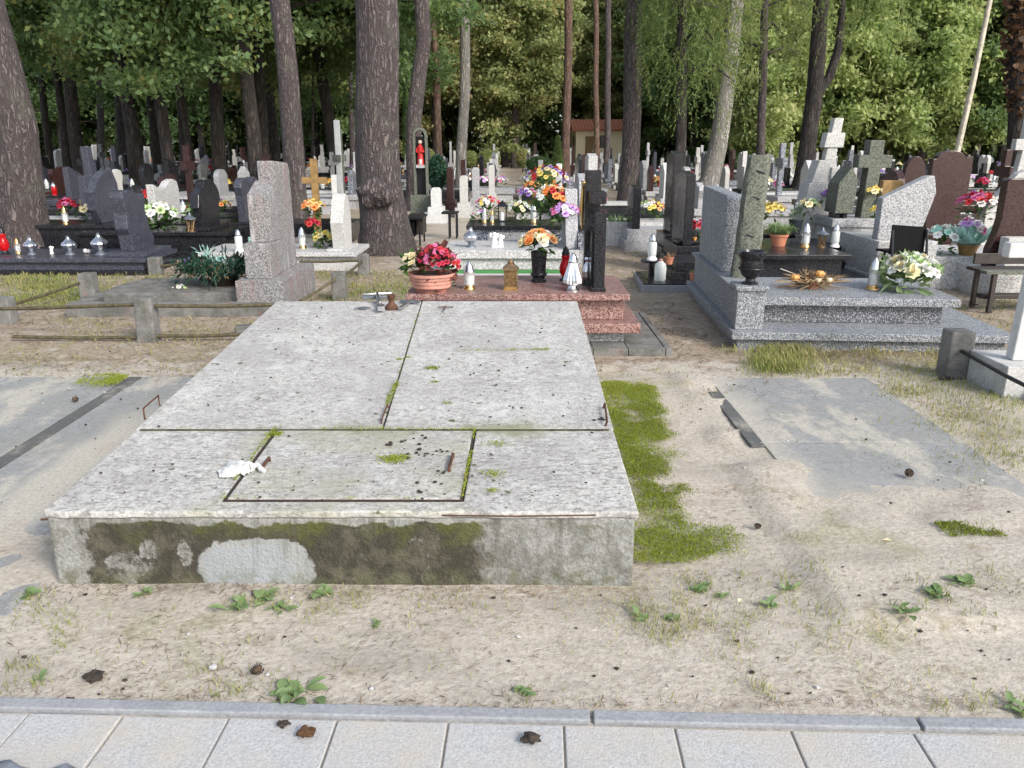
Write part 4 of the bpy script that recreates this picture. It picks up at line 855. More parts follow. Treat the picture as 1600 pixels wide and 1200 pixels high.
rail(f1, D(468, 409, 9.62), D(562, 407, 9.62)); rail(f1, D(536, 432, posts[3][0].y+.05), D(566, 408, posts[4][0].y+.05)); rail(f1, D(470, 470, 7.6), D(524, 436, 7.95))

# pale grave right of the stele, its stone, cross and flowers
Y = 9.95; hz = D(520, 395, Y).z; xr = D(557, 400, Y).x
t = grave('pale granite grave with a thin white leaf shaped headstone beside the burl pine', (xr, Y, 0), [('base', -1.9, -.03, .03, .9, -.02, .1, 'pale_stone'), ('body', -1.85, -.08, .08, .85, .1, hz-.05, 'light_granite'), ('cover_slab', -1.95, 0, 0, .95, hz-.05, hz, 'light_granite')])
zt = D(530, 303, Y+.3).z; X = D(532, 380, Y+.25).x-xr
stone_x(t, 'headstone', [(.22, hz), (.62, hz), (.66, hz+.3), (.62, zt-.15), (.5, zt-.02), (.40, zt), (.28, zt-.08), (.17, zt-.28), (.13, hz+.35)], X-.09, X+.07, 'pale_stone')
stone_x(t, 'headstone_foot', [(.1, hz), (.8, hz), (.8, hz+.03), (.1, hz+.03)], X-.16, X+.12, 'light_granite')
bouquet(G(505, 388, hz)+Vector((0, .1, 0)), 'yellow lilies in a terracotta bowl beside the white leaf shaped headstone', ['yellow', 'pale_green', 'yellow', 'cream'], 14, .13, bs=.06, nl=60, leafL=.12)
bouquet(G(486, 372, hz)+Vector((0, .1, 0)), 'red carnations behind the yellow lilies', ['red', 'red', 'crimson'], 9, .09, bs=.055, lift=.1, nl=24)
bouquet(G(480, 372, hz)+Vector((0, .45, 0)), 'orange and yellow lilies standing above the red carnations', ['orange', 'peach', 'yellow'], 16, .15, bs=.065, lift=.26, nl=50)
lantern('glass', G(473, 388, hz), 'tall pale glass lantern beside the red carnations', 1.35)
lantern('white', G(378, 393, hz)+Vector((-.03, 0, 0)), 'white tower shaped lantern left of the stained stele', 1.1)
bouquet(G(393, 388, hz)+Vector((0, .2, 0)), 'pale blue and white ornament bunch beside the white tower lantern', ['white', 'blue_green', 'lilac'], 8, .09, bs=.04, nl=12)
g = D(497, 360, 12.0); t = T('wooden_cross', 'yellow brown wooden grave cross behind the orange lilies', 'cross', (g.x, 12.0, 0))
zt = D(497, 248, 12).z; za = D(497, 282, 12).z
MB().box(-.05, .05, -.03, .03, 0, zt).build('upright', 'brown_wood', t, True, .005)
for s in (-1, 1): MB().box(min(s*.051, s*.18), max(s*.051, s*.18), -.029, .029, za-.045, za+.045).build('arm', 'brown_wood', t, True, .005)
MB().box(-.3, .3, -.3, .3, 0, .2).build('base', 'old_concrete', t, True, .01)
# tall slim dark cross with pale edges
g = D(537, 330, 13.2); zt = D(530, 190, 13.2).z; za = D(530, 246, 13.2).z
t = grave('tall slender dark green cross gravestone with pale edges left of the burl pine', (g.x, 13.2, 0), [('base', -1.8, .15, -.3, .6, -.02, .3, 'black_granite')])
stone_x(t, 'cross_post', [(-.07, .3), (.07, .3), (.07, zt-.16), (-.07, zt)], -.06, .03, 'green_stone')
for s in (-1, 1): stone_x(t, 'crossbeam', [(s*.071, za-.06), (s*.36, za-.06), (s*.36, za+.04), (s*.071, za+.04)][::s], -.055, .025, 'green_stone')
stone_x(t, 'edge_trim', [(-.085, .3), (-.071, .3), (-.071, zt+.02), (-.085, zt+.02)], -.062, .032, 'white_paint')
# wayside shrine with a red robed figure
Y = 17.0; g = D(659, 300, Y); zt = D(659, 197, Y).z; t = T('shrine', 'tall arched stone shrine with a red robed figure right of the burl pine', 'shrine', (g.x, Y, 0))
mb = MB(); mb.prism([(-.14, 0), (-.10, 0), (-.10, zt-.2)]+arc(0, zt-.2, .10, .12, 180, 0, 8)+[(.10, 0), (.14, 0), (.14, zt-.2)]+arc(0, zt-.2, .14, .17, 0, 180, 10), (0, -.1, 0), (1, 0, 0), (0, 0, 1), (0, .2, 0)); mb.build('arch', 'green_stone', t, True, .006)
MB().box(-.099, .099, .06, .09, 0, zt-.2).build('back_panel', 'black_granite', t, True); MB().box(-.22, .22, -.2, .2, 0, .5).build('pedestal', 'green_stone', t, True, .01)
za = zt-.75
mb = MB(); mb.lathe([(.075, .0), (.07, .1), (.05, .26), (.062, .34), (.02, .4)], 14, (0, -.02, za), 0); mb.ball((0, -.03, za+.44), .042, 1); mb.tube([(-.06, -.02, za+.33), (-.075, -.08, za+.25), (-.02, -.11, za+.24)], .018, 6, 0); mb.tube([(.06, -.02, za+.33), (.075, -.08, za+.25), (.02, -.11, za+.26)], .018, 6, 0); mb.lathe([(.03, 0), (.04, .03), (.04, .12)], 10, (0, -.06, za-.01), 2)
mb.build('statue', ['red_paint', 'skin_stone', 'white_paint'], t, True); MB().box(-.09, .09, -.09, .055, za-.06, za-.001).build('shelf', 'grey_granite', t, True)
# box shaped bench and stool beside the path
p = G(650, 385); t = T('bench', 'black box bench on thin legs right beside the burl pine', 'bench', p)
MB().box(-.15, .12, 0, .7, .40, .44).build('seat', 'black_metal', t, True, .004); MB().box(-.13, -.02, .05, .5, .14, .39).build('box', 'black_plastic', t, True, .004); MB().box(-.0, .10, .15, .65, .16, .39).build('side_panel', 'dark_wood', t, True)
for x, y in ((-.12, .03), (.06, .03), (-.12, .6), (.06, .66)): MB().box(x-.013, x+.013, y-.013, y+.013, 0, .4).build('leg', 'black_metal', t, True)
p = G(705, 373); t = T('stool', 'small dark stool on thin metal legs beside the sandy path', 'stool', p)
MB().box(-.15, .12, -.05, .3, .40, .43).build('seat', 'black_granite', t, True, .006)
for x, y in ((-.03, 0), (.09, 0), (-.03, .25), (.09, .25)): MB().box(x-.012, x+.012, y-.012, y+.012, 0, .4).build('leg', 'black_metal', t, True)
# ---------------------------------------------------------------- right of the sandy path
o = G(1147, 546); RZ = R(-3.7)
RM = Matrix.Translation(o) @ Matrix.Rotation(RZ, 4, 'Z')
zl0, zl1 = D(1149, 530, o.y).z, D(1149, 518, o.y).z
us0 = D(1230, 476, 6.27).z; us1 = D(1230, 463, 6.27).z
pt = D(1180, 441, 6.2).z; wl = pt-.035
t = grave('large grey speckled terrazzo grave with a rough green stone stele at its head', o, [
    ('base', .02, 2.0, .03, 2.35, -.05, zl0, 'terrazzo'), ('lower_slab', -.03, 2.05, -.02, 2.4, zl0, zl1, 'terrazzo'),
    ('body', .2, 1.66, .36, 1.22, zl1, us0, 'dark_terrazzo'), ('cover_slab', .236, 1.76, .29, 1.3, us0, us1, 'terrazzo'),
    ('pedestal', .005, .215, .06, .27, zl1, pt-.035, 'terrazzo'), ('pedestal_cap', -.01, .232, .04, .29, pt-.035, pt, 'terrazzo'),
    ('side_wall', .03, .19, .271, 2.3, zl1, wl-.03, 'terrazzo'), ('wall_cap', .0, .225, .292, 2.33, wl-.03, wl, 'terrazzo')], RZ)
zs = D(1145, 305, 6.9).z
stone_x(t, 'headstone', [(.98, wl), (2.2, wl), (2.2, zs+.02), (1.06, zs), (.98, zs-.03)], .05, .19, 'terrazzo')
# the rough stele: a split stone, irregular all over
zt = D(1170, 242, 6.55).z; w = .205; mb = MB(); nz, na = 34, 22; vs = []
for i in range(nz+1):
    z = wl+(zt-wl)*i/nz; cxx = .185+.0*i+.05*(i/nz); ww = w*(1-.16*i/nz)
    for k in range(na):
        a = 2*math.pi*k/na; c, s = math.cos(a), math.sin(a); q = 1/max(abs(c)**5+abs(s)**5, 1e-6)**(1/5)
        rr = 1+.10*mnoise.noise(Vector((c*1.5, s*1.5, z*2.2)))+.10*mnoise.noise(Vector((c*4, s*4, z*7)))
        vs.append((cxx+c*q*ww/2*rr, .74+s*q*.075*rr, z+(.05*mnoise.noise(Vector((c*2, s*2, 4))) if i > nz-3 else 0)))
mb.add(vs, [(i*na+k, i*na+(k+1) % na, (i+1)*na+(k+1) % na, (i+1)*na+k) for i in range(nz) for k in range(na)]+[tuple(range(nz*na, (nz+1)*na))], 0, True)
mb.build('stele', 'green_stone', t, True)
for x, z, l in ((.24, zt-.13, .05), (.22, zt-.33, .05), (.20, zt-.63, .05)): MB().tube([(x-.03, .66, z+.01), (x+.03, .655, z-.01)], .006, 6).build('peg', 'black_metal', t, True)
def rb(x, y, z): return RM @ Vector((x, y, z))
def onr(px, py, z): return G(px, py, z)
v = T('vase', 'glossy black urn standing on the speckled pedestal of the terrazzo grave', 'vase', rb(.115, .165, pt))
MB().lathe([(.055, 0), (.055, .012), (.035, .022), (.032, .04), (.06, .06), (.085, .11), (.078, .16), (.078, .175), (.094, .195), (.094, .22), (.08, .23), (.07, .2)], 10).build('body', 'black_granite', v, True)
MB().lathe([(.0865, .105), (.089, .11), (.0865, .115)], 10).build('ring', 'black_metal', v, True); v.o.scale = (1.12, 1.12, 1.1)
p = onr(1272, 452, us1); t = T('dried_bouquet', 'heap of dry brown branches with small pumpkins on the terrazzo grave', 'dried flowers', p+Vector((0, .05, 0)))
mb = MB()
for k in range(330):
    a = random.random()*6.28; d = Vector((math.cos(a)*1.6, math.sin(a)*.7, random.uniform(-.05, .7)))
    c = Vector((random.gauss(0, .07), random.gauss(0, .04), .02+random.random()*.05)); L = random.uniform(.06, .22); d.normalize()
    e = c+d*L; e.z = max(e.z, .004); mb.leafq(c, e-c, (random.gauss(0, 1), random.gauss(0, 1), 1), L, .012, 0, .1)
for k in range(40): a = random.random()*6.28; mb.tube([(random.gauss(0, .03), random.gauss(0, .03), .04), (.12*math.cos(a), .08*math.sin(a), .03), (.25*math.cos(a)+random.gauss(0, .03), .13*math.sin(a), .008)], .0022, 4)
mb.build('branches', 'straw', t, True)
MB().tube([(-.02, 0, .07), (-.27, .02, .16)], .004, 5).build('stick', 'weathered_pole', t, True)
for x, z, m, r in ((-.17, .10, 'pumpkin', .036), (.03, .13, 'pumpkin', .036), (.02, .08, 'cream_ball', .028), (.11, .08, 'cream_ball', .027)):
    if m not in M: plain('cream_ball', (.7, .6, .42), .5)
    MB().lathe([(r*.25*0+.004, -r*.7), (r*.7, -r*.6), (r, 0), (r*.75, r*.6), (.005, r*.62)], 16, (x, -.06, z), 0, .05).build('pumpkin', m, t, True)
MB().lathe([(.04, 0), (.06, .05), (.05, .06)], 14).build('pot', 'terracotta', t, True)
lantern('glass', onr(1363, 452, us1), 'clear glass lantern with a white cap between dry branches and white flowers', 1.3)
bouquet(onr(1428, 458, us1)+Vector((0, .1, 0)), 'white chrysanthemums with long pale green leaves at the corner of the terrazzo grave', ['white', 'cream', 'white', 'pale_green'], 46, .19, 'weed_leaf', bs=.062, nl=110, leafL=.17, h=.5)

# black table grave behind the terrazzo one
Y = 8.35; hz = D(1330, 398, Y).z; x0, x1 = D(1178, 398, Y).x, D(1331, 398, Y).x
t = grave('black granite table shaped grave carrying a potted grass and four lanterns', (x0, Y, 0), [
    ('base', -.1, x1-x0+.3, -.15, 1.0, -.02, .14, 'black_granite'), ('body', .04, x1-x0-.07, .05, .9, .14, hz-.05, 'black_granite'), ('cover_slab', -.03, x1-x0, -.02, .95, hz-.05, hz, 'black_granite')])
def ont(px, py): return G(px, py, hz)
def potted(name, label, p, r, h, mat, n, L, W, leafm='grass_blade', up=1.5, fl=None, cat='potted plant', drop=.4, bs=.03):
    t = T(name, label, cat, p); pot('pot', r, h, mat, t); MB().lathe([(r*.88, h*.86), (r*.5, h*.9), (.005, h*.9)], 14).build('soil', 'dark_clod', t, True); mb = MB()
    for _ in range(n):
        a = random.random()*6.28; q = r*.7*math.sqrt(random.random()); c = Vector((q*math.cos(a), q*math.sin(a), h*.9)); d = Vector((math.cos(a)*drop*random.random()*1.6, math.sin(a)*drop*random.random()*1.6, 1))
        l = L*random.uniform(.5, 1.1); e = c+d.normalized()*l
        mb.leafq(c, d, (math.cos(a), math.sin(a), .3), l, W, 0, .06)
        if W < .02 and random.random() < .5: mb.leafq(c+d.normalized()*l*.7, Vector((math.cos(a), math.sin(a), random.uniform(-.9, .4))), (0, 0, 1), l*.6, W, 0, .05)
    mb.build('foliage', leafm, t, True)
    if fl:
        for i in range(fl[1]): a, q = random.random()*6.28, math.sqrt(random.random()); mobj('flower', bloom_mesh(fl[0][i % len(fl[0])], bs), t, (r*1.2*q*math.cos(a), r*1.2*q*math.sin(a), h+L*(.5+.5*(1-q*q))), aim((q*math.cos(a), q*math.sin(a)-.3, 1)))
    return t
potted('potted_grass', 'terracotta pot of bushy green grass on the black table grave', ont(1216, 384), .10, .13, 'terracotta', 200, .17, .014, 'weed_leaf', drop=.7)
lantern('glass', ont(1186, 384)+Vector((-.02, 0, 0)), 'wide clear glass lantern left of the potted grass', 1.55)
lantern('glass', ont(1258, 386), 'clear glass lantern with a silver lid right of the potted grass', 1.3)
lantern('open', ont(1283, 386), 'open copper lantern with three legs and a pointed grey lid', 1.25)
lantern('white', ont(1304, 386), 'white oval lantern with a dark lid at the end of the black table grave', 1.0)
t = T('vase', 'dark plastic pot of short green heather behind the terracotta grass pot', 'potted plant', ont(1246, 368)+Vector((0, .1, 0)))
MB().lathe([(.06, 0), (.085, .17), (.09, .17), (.09, .19), (.08, .19)], 18).build('pot', 'dark_glass', t, True); leafcloud(MB(), (0, 0, .2), .1, 120, .06, .012, 0, 1.2).build('foliage', 'weed_leaf', t, True)
potted('potted_marigold', 'terracotta bowl of bushy marigolds between the black table grave and the chair', G(1345, 432, .0)+Vector((0, .3, .1)), .13, .11, 'terracotta', 170, .17, .03, 'grass_blade', fl=(('orange', 'orange', 'yellow'), 12), drop=.9)

# light stone cross monument
Y = 10.6; bx = D(1283, 390, Y).x; t = grave('tall pale stone monument topped by a blocky cross', (bx, Y, 0), [('base', -.28, .62, -.1, .5, -.02, .35, 'pale_stone')])
za, zb2, zc3, zd2 = D(1290, 335, Y).z, D(1290, 248, Y).z, D(1300, 228, Y).z, D(1300, 184, Y).z
q = lambda px: D(px, 300, Y).x-bx
stone_y(t, 'lower_shaft', [(q(1252), .35), (q(1314), .35), (q(1309), zb2-.30), (q(1264), zb2-.30)], 0, .34, 'pale_stone')
stone_y(t, 'upper_shaft', [(q(1268), zb2-.30), (q(1308), zb2-.30), (q(1303), zb2-.02), (q(1277), zb2-.02)], .03, .31, 'pale_stone')
stone_y(t, 'shoulder', [(q(1296), zb2-.26), (q(1312), zb2-.26), (q(1306), zb2-.1), (q(1296), zb2-.1)], .0, .028, 'pale_stone')
stone_y(t, 'cross_post', [(q(1288), zb2-.02), (q(1305), zb2-.02), (q(1311), zd2), (q(1297), zd2)], .1, .24, 'pale_stone')
stone_y(t, 'crossbeam', [(q(1284), zc3-.02), (q(1314), zc3-.02), (q(1315), zc3+.16), (q(1287), zc3+.16)], .08, .26, 'pale_stone')
bouquet(Vector((D(1263, 300, Y-.3).x, Y-.35, D(1263, 318, Y).z-.12)), 'white flowers on a tall stem left of the pale stone monument', ['white', 'cream', 'pale_green'], 12, .12, bs=.055, nl=20)
bouquet(Vector((D(1302, 300, Y-.2).x, Y-.15, D(1302, 303, Y).z-.12)), 'purple flowers leaning on the front of the pale stone monument', ['purple', 'lilac', 'purple'], 14, .11, bs=.05, nl=16)
# dark cross on a terrazzo pedestal with a gabled stone
Y = 9.9; bx = D(1340, 390, Y).x; hz = D(1340, 338, Y).z; q = lambda px: D(px, 330, Y).x-bx
t = grave('dark mossy stone cross and gabled stone together on one light pedestal', (bx, Y, 0), [('pedestal', q(1306), q(1368), 0, .6, -.02, hz-.13, 'light_granite'), ('pedestal_cap', q(1301), q(1373), -.03, .63, hz-.13, hz-.03, 'grey_granite')])
zt = D(1365, 219, Y+.2).z; za = D(1365, 242, Y+.2).z; zb = D(1365, 262, Y+.2).z; kx = q(1364)
stone_y(t, 'cross', [(kx-.10, hz-.03), (kx+.06, hz-.03), (kx+.075, zb), (kx+.20, zb), (kx+.20, za), (kx+.085, za), (kx+.085, zt), (kx-.085, zt), (kx-.085, za), (kx-.20, za), (kx-.20, zb), (kx-.075, zb)], .1, .28, 'green_stone')
zg = D(1328, 260, Y).z; stone_y(t, 'gabled_stone', [(q(1307), hz+.03), (q(1336), hz+.03), (q(1338), zg-.16), (q(1327), zg), (q(1309), zg-.2)], .05, .4, 'green_stone')
for k in (1310, 1322): MB().box(q(k), q(k)+.05, .08, .3, hz-.03, hz+.03).build('foot', 'black_granite', t, True)
bouquet(Vector((D(1376, 340, Y-.35).x, Y-.35, D(1376, 348, Y-.35).z)), 'yellow chrysanthemums hanging beside the speckled stone with the cut corner', ['yellow', 'yellow', 'cream'], 14, .12, bs=.055, nl=14)
bouquet(Vector((D(1370, 296, Y).x, Y+.1, D(1370, 312, Y).z)), 'yellow and cream flowers right of the dark stone cross', ['yellow', 'cream'], 9, .09, bs=.05, nl=10)
# speckled stone with a cut corner, light steps, black chair
Y = 8.75; hz = .42; o = G(1390, 430); bx = D(1385, 380, Y).x; q = lambda px: D(px, 320, Y).x-bx
t = grave('light stepped terrazzo grave with a speckled headstone cut off at one corner', (bx, Y, 0), [('base', -.12, 1.6, -.1, 1.2, -.02, .13, 'light_granite'), ('step', .6, 1.45, -.02, 1.1, .13, .26, 'light_granite'), ('cover_slab', .55, 1.5, .0, 1.1, .26, .33, 'light_granite'), ('body', -.1, .54, -.03, 1.1, .13, .50, 'light_granite')])
zz = lambda y: D(1430, y, Y).z
stone_y(t, 'headstone', [(q(1384), .5), (q(1446), .5), (q(1456), zz(352)), (q(1468), zz(302)), (q(1462), zz(275)), (q(1452), zz(276)), (q(1385), zz(311))], .1, .24, 'grey_granite')
t = T('chair', 'small black chair with a fabric back leaning before the speckled headstone', 'chair', (D(1415, 440, 8.3).x, 8.3, 0), R(8)); W = .19
zt = D(1415, 352, 8.3).z; zm = D(1415, 398, 8.3).z
MB().prism([(-W, zm), (W, zm-.02), (W+.02, zt-.03), (-W+.02, zt)], (0, 0, 0), (1, 0, 0), (0, .12, 1), (0, .02, 0)).build('backrest', 'black_plastic', t, True, .004)
for s in (-1, 1): MB().tube([(s*(W-.0)-.01, -.06, 0), (s*W, .0, zm), (s*W+.01, .06, zt-.05)], .013, 8).build('leg', 'black_metal', t, True); MB().tube([(s*(W-.02), .34, 0), (s*(W-.02), .16, .42)], .012, 8).build('leg', 'black_metal', t, True)
MB().box(-W+.01, W-.01, .0, .32, .42, .44).build('seat', 'black_plastic', t, True, .004); MB().tube([(-W, -.04, .22), (W, -.04, .22)], .01, 6).build('stretcher', 'black_metal', t, True)
p = G(1512, 397, .33); t_ = potted('flower_basket', 'light brown pot with big pale green leaves and pink flowers on the stepped grave', Vector((D(1512, 390, 8.9).x, 8.9, .33)), .11, .12, 'brown_wood', 70, .27, .11, 'petal_blue_green', fl=(('pink', 'white', 'lilac', 'white'), 26), drop=1.1, bs=.055)
# brown stones behind
def onestone(label, px0, px1, ptop, Y, mat, outline, thick=.12, h=.3, base=None, ln=1.8):
    x0, x1 = D(px0, 300, Y).x, D(px1, 300, Y).x; zt = D((px0+px1)/2, ptop, Y).z; t = grave(label, (x0, Y, 0), [('base', -.1, max(ln, x1-x0+.2), -.3, .5, -.02, h, base or mat)])
    stone_y(t, 'headstone', [((x1-x0)*a, h+(zt-h)*b) for a, b in outline], 0, thick, mat); return t, zt
onestone('big dark brown granite stone with scrolled shoulders behind the stepped grave', 1451, 1513, 235, 11.6, 'brown_granite', [(.02, 0), (.88, 0), (.9, .3), (1, .55), (1, .93), (.83, .92)]+[(.45+.36*math.cos(R(a)), .9+.1*math.sin(R(a))) for a in range(0, 181, 20)]+[(.0, .9), (.0, .5), (.06, .3)])
onestone('smaller arched brown granite stone left of the big dark brown one', 1410, 1442, 244, 14.2, 'brown_granite', [(0, 0), (1, 0), (1, .7)]+[(.5+.5*math.cos(R(a)), .7+.3*math.sin(R(a))) for a in range(0, 181, 20)])
onestone('low brown stone block behind the yellow flowers and the dark cross', 1378, 1412, 282, 12.0, 'brown_wood', [(0, 0), (1, 0), (1, .9), (.9, 1), (0, 1)])
t, zt = onestone('curved dark brown granite stone beside the dark picnic bench', 1561, 1640, 279, 8.35, 'brown_granite', [(0, 0), (1, 0), (1, 1), (.2, 1), (.14, .97), (.14, .55), (.1, .4), (0, .2)], h=.28, base='light_granite')
MB().box(.06, .6, -.2, -.05, .28, .60).build('white_block', 'pale_stone', t, True, .008)
x = D(1575, 300, 10.5).x
onestone('pale stone grave with a slanted shoulder right of the scrolled brown stone', 1546, 1600, 265, 10.0, 'pale_stone', [(0, 0), (1, 0), (1, 1), (.75, .95), (.0, .5)])
onestone('white stone cross monument near the ivy covered trunk', 1575, 1612, 185, 12.0, 'pale_stone', [(.1, 0), (.9, 0), (.8, .5), (.72, .72), (1, .72), (1, .82), (.72, .82), (.72, 1), (.32, 1), (.32, .82), (0, .82), (0, .72), (.32, .72), (.22, .5)])
bouquet(Vector((D(1525, 320, 10.2).x-.1, 10.0, D(1525, 335, 10).z-.05)), 'red, purple and white flowers before the scrolled brown stone', ['red', 'purple', 'pink', 'white', 'crimson'], 30, .2, bs=.06, nl=50)
bouquet(Vector((D(1478, 360, 8.95).x, 9.0, .33)), 'pale blue green and white bouquet behind the black chair', ['white', 'blue_green', 'white'], 20, .19, bs=.06, nl=50)
# dark bench and table at the frame edge
p = G(1548, 490); t = T('picnic_bench', 'dark wooden bench with a green top beside the curved brown stone', 'bench', p)
for k in range(3): MB().box(-.1, .9, k*.12, k*.12+.105, .36, .39).build('seat', 'dark_wood' if k else 'green_stone', t, True, .004)
MB().box(.0, .9, .4, .43, .40, .50).build('backrest', 'dark_wood', t, True, .004); MB().box(-.05, .9, .08, .2, .12, .16).build('stretcher', 'dark_wood', t, True, .004)
for x, y in ((-.0, .02), (-.0, .3), (.5, .02), (.5, .3)): MB().box(x-.02, x+.02, y, y+.04, 0, .36).build('leg', 'dark_wood', t, True, .003)
# post with black rail, white concrete cross
f2 = T('rail_fence', 'mossy concrete post with a black iron pipe railing by the white cross', 'fence', G(1497, 592))
g = G(1497, 592); zt = D(1497, 519, g.y).z; mb = MB(); mb.box(g.x-.085, g.x+.085, g.y, g.y+.15, -.05, zt, 0, .95); mb.build('post', 'old_concrete', f2, bevel=.016)
rail(f2, D(1503, 549, g.y-.01), D(1665, 634, 3.95), .013, 'black_metal')
p = G(1572, 622); t = grave('white painted concrete cross on a stepped white base behind the black railing', p, [('base', -.02, 1.6, 0, .42, -.03, .20, 'pale_concrete'), ('step', .14, 1.6, -.22, -.002, -.03, .08, 'pale_concrete')])
stone_y(t, 'cross_post', [(.085, .20), (.165, .20), (.20, 1.15), (.12, 1.15)], .14, .22, 'white_paint'); stone_y(t, 'crossbeam', [(.19, .84), (.45, .84), (.45, .93), (.19, .93)], .142, .218, 'white_paint')
stone_y(t, 'crossbeam', [(-.05, .84), (.108, .84), (.108, .93), (-.05, .93)], .142, .218, 'white_paint')
o = MB().tube([(-.06, 0, .012), (.0, .01, .014), (.05, 0, .01)], [.01, .014, .01], 6).build('bark_piece', 'dark_clod'); o.location = G(1478, 594); tag(o, 'dark piece of bark at the foot of the mossy post', 'bark')

# black graves left of the terrazzo grave
p = G(1002, 456); t = grave('black granite grave edged with grey tiles next to the sandy path', (p.x, p.y, 0), [('border', 0, .9, 0, .95, -.03, .07, 'kerb_concrete'), ('panel', .02, .9, .02, .9, .07, .085, 'black_granite'), ('lower_step', .34, .9, .25, .95, .085, .17, 'black_granite'), ('cover_slab', .40, .95, .35, 1.0, .17, .27, 'black_granite')])
t.o.rotation_euler[2] = R(-3)
p = G(1031, 438, .085); t = T('jug', 'cloudy white plastic canister standing on the tiled edge of the black grave', 'canister', p)
MB().lathe([(.055, 0), (.062, .01), (.064, .14), (.055, .175), (.025, .205), (.02, .21)], 18).build('body', 'milk_plastic', t, True); MB().lathe([(.022, .21), (.022, .228), (.018, .23)], 12).build('cap', 'pink_terracotta', t, True)
lantern('white', Vector((D(1020, 400, 8.9).x, 8.95, .27)), 'tall pale lantern standing behind the white plastic canister', 1.15)
mb = MB(); mb.lathe([(.12, 0), (.13, .015), (.12, .02)], 20).tube([(0, 0, -.18), (0, 0, 0)], .03, 8); o = mb.build('lantern_stand', 'black_granite'); o.location = Vector((D(1020, 400, 8.9).x, 8.95, .25)); tag(o, 'round black stand under the tall pale lantern', 'stand')
potted('potted_plant', 'small terracotta pot with a withered seedling on the black grave', G(1048, 412, .27)+Vector((0, .1, -.02)), .05, .08, 'terracotta', 26, .06, .01, 'straw')
potted('potted_plant', 'small terracotta pot with a little succulent against the terrazzo wall', G(1084, 441, .12), .05, .10, 'terracotta', 26, .06, .014, 'weed_leaf')
p = G(1066, 428, 0); t = T('table', 'small black granite table carrying a grey and a yellow candle cup', 'table', p)
MB().box(-.08, .22, 0, .35, .36, .39).build('tabletop', 'black_granite', t, True, .004); MB().box(-.02, .05, .08, .25, 0, .36).build('leg', 'black_granite', t, True, .004)
o = MB().lathe([(.02, 0), (.03, .04), (.024, .04)], 12).build('candle_cup', 'grey_metal'); o.location = p+Vector((.02, .1, .39)); tag(o, 'grey candle cup on the small black table', 'candle')
o = MB().lathe([(.02, 0), (.026, .035), (.02, .035)], 12).build('candle_cup', 'pumpkin'); o.location = p+Vector((.15, .12, .39)); tag(o, 'yellow orange candle cup on the small black table', 'candle')
def slab_stone(label, pxe, wpx, ptop, Y, mat, wid=.7, h=.35, mat2=None, shape=None):
    x = D(pxe, 300, Y).x; w = wpx/F*Y; zt = D(pxe, ptop, Y).z; t = grave(label, (x, Y, 0), [('base', -.12, 1.9, -.12, wid+.12, -.02, h*.5, mat2 or mat), ('cover_slab', -.08, 1.85, -.08, wid+.08, h*.5, h, mat2 or mat)])
    pts = shape or [(0, h), (wid, h), (wid, .93), (wid*.5, 1), (.0, .96)]
    stone_x(t, 'headstone', [(a, b if b == h else h+(zt-h)*b) for a, b in pts], 0, w, mat); return t
slab_stone('polished black granite headstone seen edge on beside the terrazzo headstone', 1072, 14, 268, 9.6, 'black_granite')
slab_stone('rough black granite pillar headstone left of the polished black one', 1050, 13, 236, 10.9, 'black_granite', .5)
slab_stone('short black granite headstone at the end of the sandy path', 990, 12, 290, 12.0, 'black_granite', .6, .3, 'grey_granite')
slab_stone('grey granite pillar behind the black cross', 918, 14, 240, 12.6, 'light_granite', .6)
slab_stone('thin black headstone with a grey back behind the black cross', 903, 6, 246, 14.2, 'black_granite', .8)
potted('potted_plant', 'leafy green bush in a grey pot beside the sandy path', G(963, 382)+Vector((0, .1, 0)), .14, .22, 'old_concrete', 160, .26, .03, 'weed_leaf', drop=.6)
o = MB().lathe([(.03, 0), (.05, .05), (.06, .18), (.02, .24), (.02, .27)], 14).build('watering_can', 'petal_blue_green'); o.location = G(972, 382); tag(o, 'pale turquoise plastic bottle leaning by the leafy bush pot', 'bottle')
bouquet(G(1018, 345, .33)+Vector((0, .1, 0)), 'mixed yellow, red and white bouquet in a black box beside the short black headstone', ['yellow', 'red', 'white', 'peach', 'pale_green'], 24, .2, bs=.05, nl=50)
bouquet(Vector((D(1092, 340, 10).x, 10.0, .36)), 'crimson flowers in a pot behind the polished black headstone', ['crimson', 'red', 'pink'], 20, .15, bs=.05, nl=30)
bouquet(Vector((D(1212, 320, 9.6).x, 9.7, .66)), 'bright yellow flowers in a black vase left of the pale stone monument', ['yellow', 'yellow', 'cream'], 14, .11, bs=.055, nl=20)
for px, Y, fl, lb in ((846, 16.5, ('purple', 'pink', 'white'), 'purple and pink'), (852, 19.5, ('orange', 'yellow', 'peach'), 'orange and yellow'), (838, 23.5, ('white', 'yellow', 'pale_green'), 'white and yellow'), (770, 22.5, ('lilac', 'pink', 'white'), 'lilac and pink')):
    X_ = D(px, 300, Y).x; t = grave(f'low grey granite grave crowded with {lb} flowers beside the sandy path', (X_, Y, 0), [('base', -.5, .55, -.1, .85, -.02, .2, 'light_granite'), ('cover_slab', -.55, .6, -.15, .9, .2, .36, 'black_granite' if px > 840 else 'grey_granite')])
    for q, dx in enumerate((-.3, .2)): bouquet(Vector((X_+dx, Y+.15+.2*q, .36)), f'{["nearer", "farther"][q]} bunch of {lb} flowers on the low grey grave', list(fl)[q:]+[fl[0]], 16, .19, bs=.06, nl=30)
    lantern(('glass', 'twist', 'gold', 'red')[(px//7) % 4], Vector((X_-.05, Y-.05, .36)), f'lantern among the {lb} flowers on the low grey grave', 1.15)
